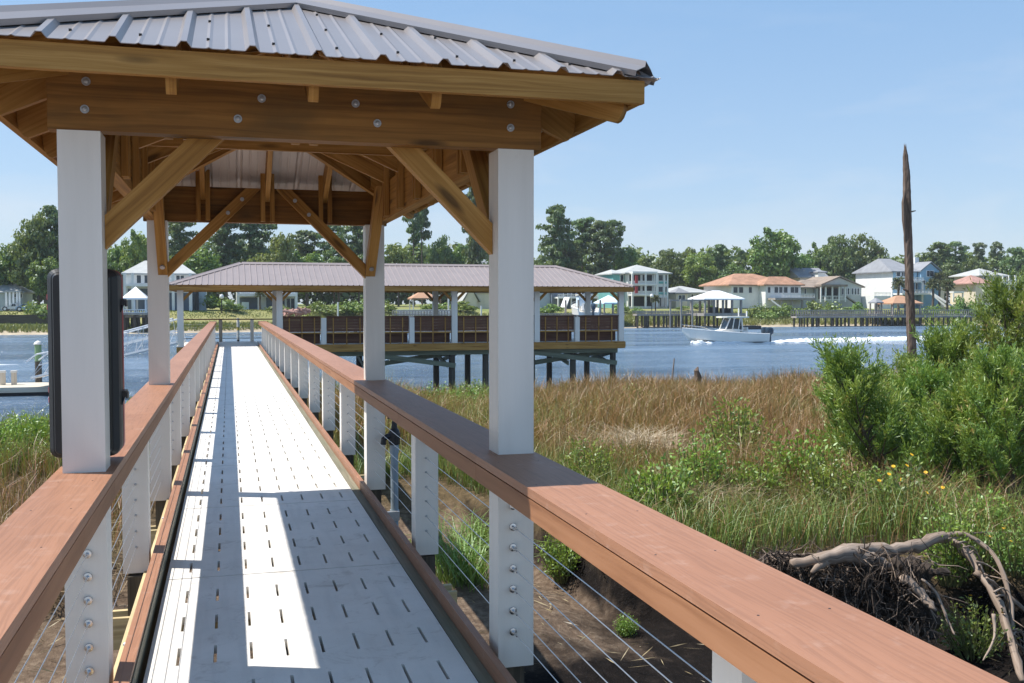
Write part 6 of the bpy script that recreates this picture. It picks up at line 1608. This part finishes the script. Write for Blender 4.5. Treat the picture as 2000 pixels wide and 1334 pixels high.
# wake and foam
def foammat():
    m, g, p = newmat('white_foam'); n = g.noise(g.map(g.pos(), (1.0, 2.2, 2)), 1.6, 6, .7)
    g.set(p.inputs['Base Color'], g.ramp(n.outputs[0], [(.30, (.48, .56, .63)), (.5, (.82, .85, .87))]).outputs[0]); p.inputs['Roughness'].default_value = .8
    g.set(p.inputs['Normal'], g.bump(n.outputs[0], .6, .1)); return m
M['foam'] = foammat(); rg = np.random.default_rng(9)
def foam(lines, label, name='wake'):
    Cs, Ns, Sz = [], [], []
    for (xa, ya), (xb, yb), wa, wb, n, s, h in lines:
        t = rg.uniform(0, 1, n); w = wa + (wb - wa) * t
        lump = .5 + .5 * np.array([nz(a * 40 + xa, xb, .6, 3) for a in t])
        x = xa + (xb - xa) * t; y = ya + (yb - ya) * t + rg.normal(0, 1, n) * w * .42
        z = WZ + .03 + np.abs(rg.normal(0, 1, n)) * h * (1 - .6 * t) * (.4 + lump); k = rg.uniform(0, 1, n) < (.25 + .9 * lump) * (1 - .45 * t)
        Cs.append(np.column_stack([x, y, z])[k]); Sz.append((s * rg.uniform(.5, 1.4, n))[k])
    Cs = np.concatenate(Cs); Sz = np.concatenate(Sz); N = rg.normal(size=(len(Cs), 3)) * .35 + np.array([0, -.25, 1])
    V, Fc, uv = diamonds(Cs, N, Sz, np.zeros(len(Cs)), rg, 2.4)
    tag(npmesh(name, V, Fc, uv, M['foam']), label, 'wake', kind='stuff')
def ribbons(strips, label, name):
    Vs, Fs = [], []; base = 0
    for (xa, ya), (xb, yb), wa, wb, h, n, o in strips:
        m = 11; L = math.hypot(xb - xa, yb - ya)
        for i in range(n):
            t = i / (n - 1); x = xa + (xb - xa) * t; yc = ya + (yb - ya) * t; w = (wa + (wb - wa) * t) * (1 + .55 * nz(x, o, .5, o) + .3 * nz(x, o, 2.0, o))
            fade = min(1, (1 - t) * 2.6) * min(1, t * 14 + .25)
            for k in range(m):
                u = k / (m - 1) * 2 - 1; e = max(0, 1 - u * u); y = yc + u * w * .5 + .12 * nz(x, u, 1.5, o)
                hz = h * fade * e * (.45 + .9 * abs(nz(x, y, 1.1, o)) + .5 * abs(nz(x, y, 3.2, o)))
                Vs.append((x, y, WZ - .03 + hz + .04 * e * fade))
        for i in range(n - 1):
            for k in range(m - 1):
                a = base + i * m + k; Fs.append((a, a + m, a + m + 1, a + 1))
        base = len(Vs)
    V = np.array(Vs); Fq = np.array(Fs)
    tag(npmesh(name, V, Fq, np.zeros((Fq.size, 2)), M['foam'], smooth=True), label, 'wake', kind='stuff')
ribbons([((bx1 - .6, 93), (bx1 + 80, 97.0), 1.1, 1.5, .30, 620, 3.0), ((bx1 + 2, 94.6), (bx1 + 70, 108), .7, 1.0, .25, 480, 8.0), ((bx1 - 1, 91.8), (bx1 + 14, 89.5), .3, .4, .10, 160, 13.0)], 'white churned wake trailing right behind the motor boat', 'wake')
ribbons([((bx0 + 1.3, 92.05), (bx1 - 1.5, 91.55), .6, .4, .20, 160, 5.0), ((bx0 + 1.2, 92.3), (bx0 + 2.8, 91.5), .4, .2, .3, 50, 21.0)], 'white bow spray along the side of the motor boat', 'bow_spray')
ribbons([((-27 + i * 3.1, 70 + (i * 7) % 13), (-25.4 + i * 3.1, 70 + (i * 7) % 13), .14, .14, .04, 24, i * 2.0) for i in range(7)], 'thin scattered white wave crests on the river left of the gazebo', 'wave_crests')
# ================================================================== HAZE
hz = MB().box(-520, 590, -30, 640, -6, 30).build('haze', M['white'])
hm = bpy.data.materials.new('river_haze'); hm.use_nodes = True; nt = hm.node_tree
nt.nodes.remove(nt.nodes['Principled BSDF']); pv = nt.nodes.new('ShaderNodeVolumePrincipled'); pv.inputs['Color'].default_value = (.86, .92, 1, 1); pv.inputs['Density'].default_value = HAZE
nt.links.new(pv.outputs[0], nt.nodes['Material Output'].inputs['Volume']); hz.data.materials[0] = hm; tag(hz, 'thin pale haze over the whole river', 'haze', kind='stuff')
# ================================================================== tidy up
for o in list(COL.objects):
    if 'used' in o:
        dead = o['used'] == 0 and o.get('label') == 'tree'
        del o['used']
        if dead:
            for c in list(o.children): bpy.data.objects.remove(c)
            bpy.data.objects.remove(o)
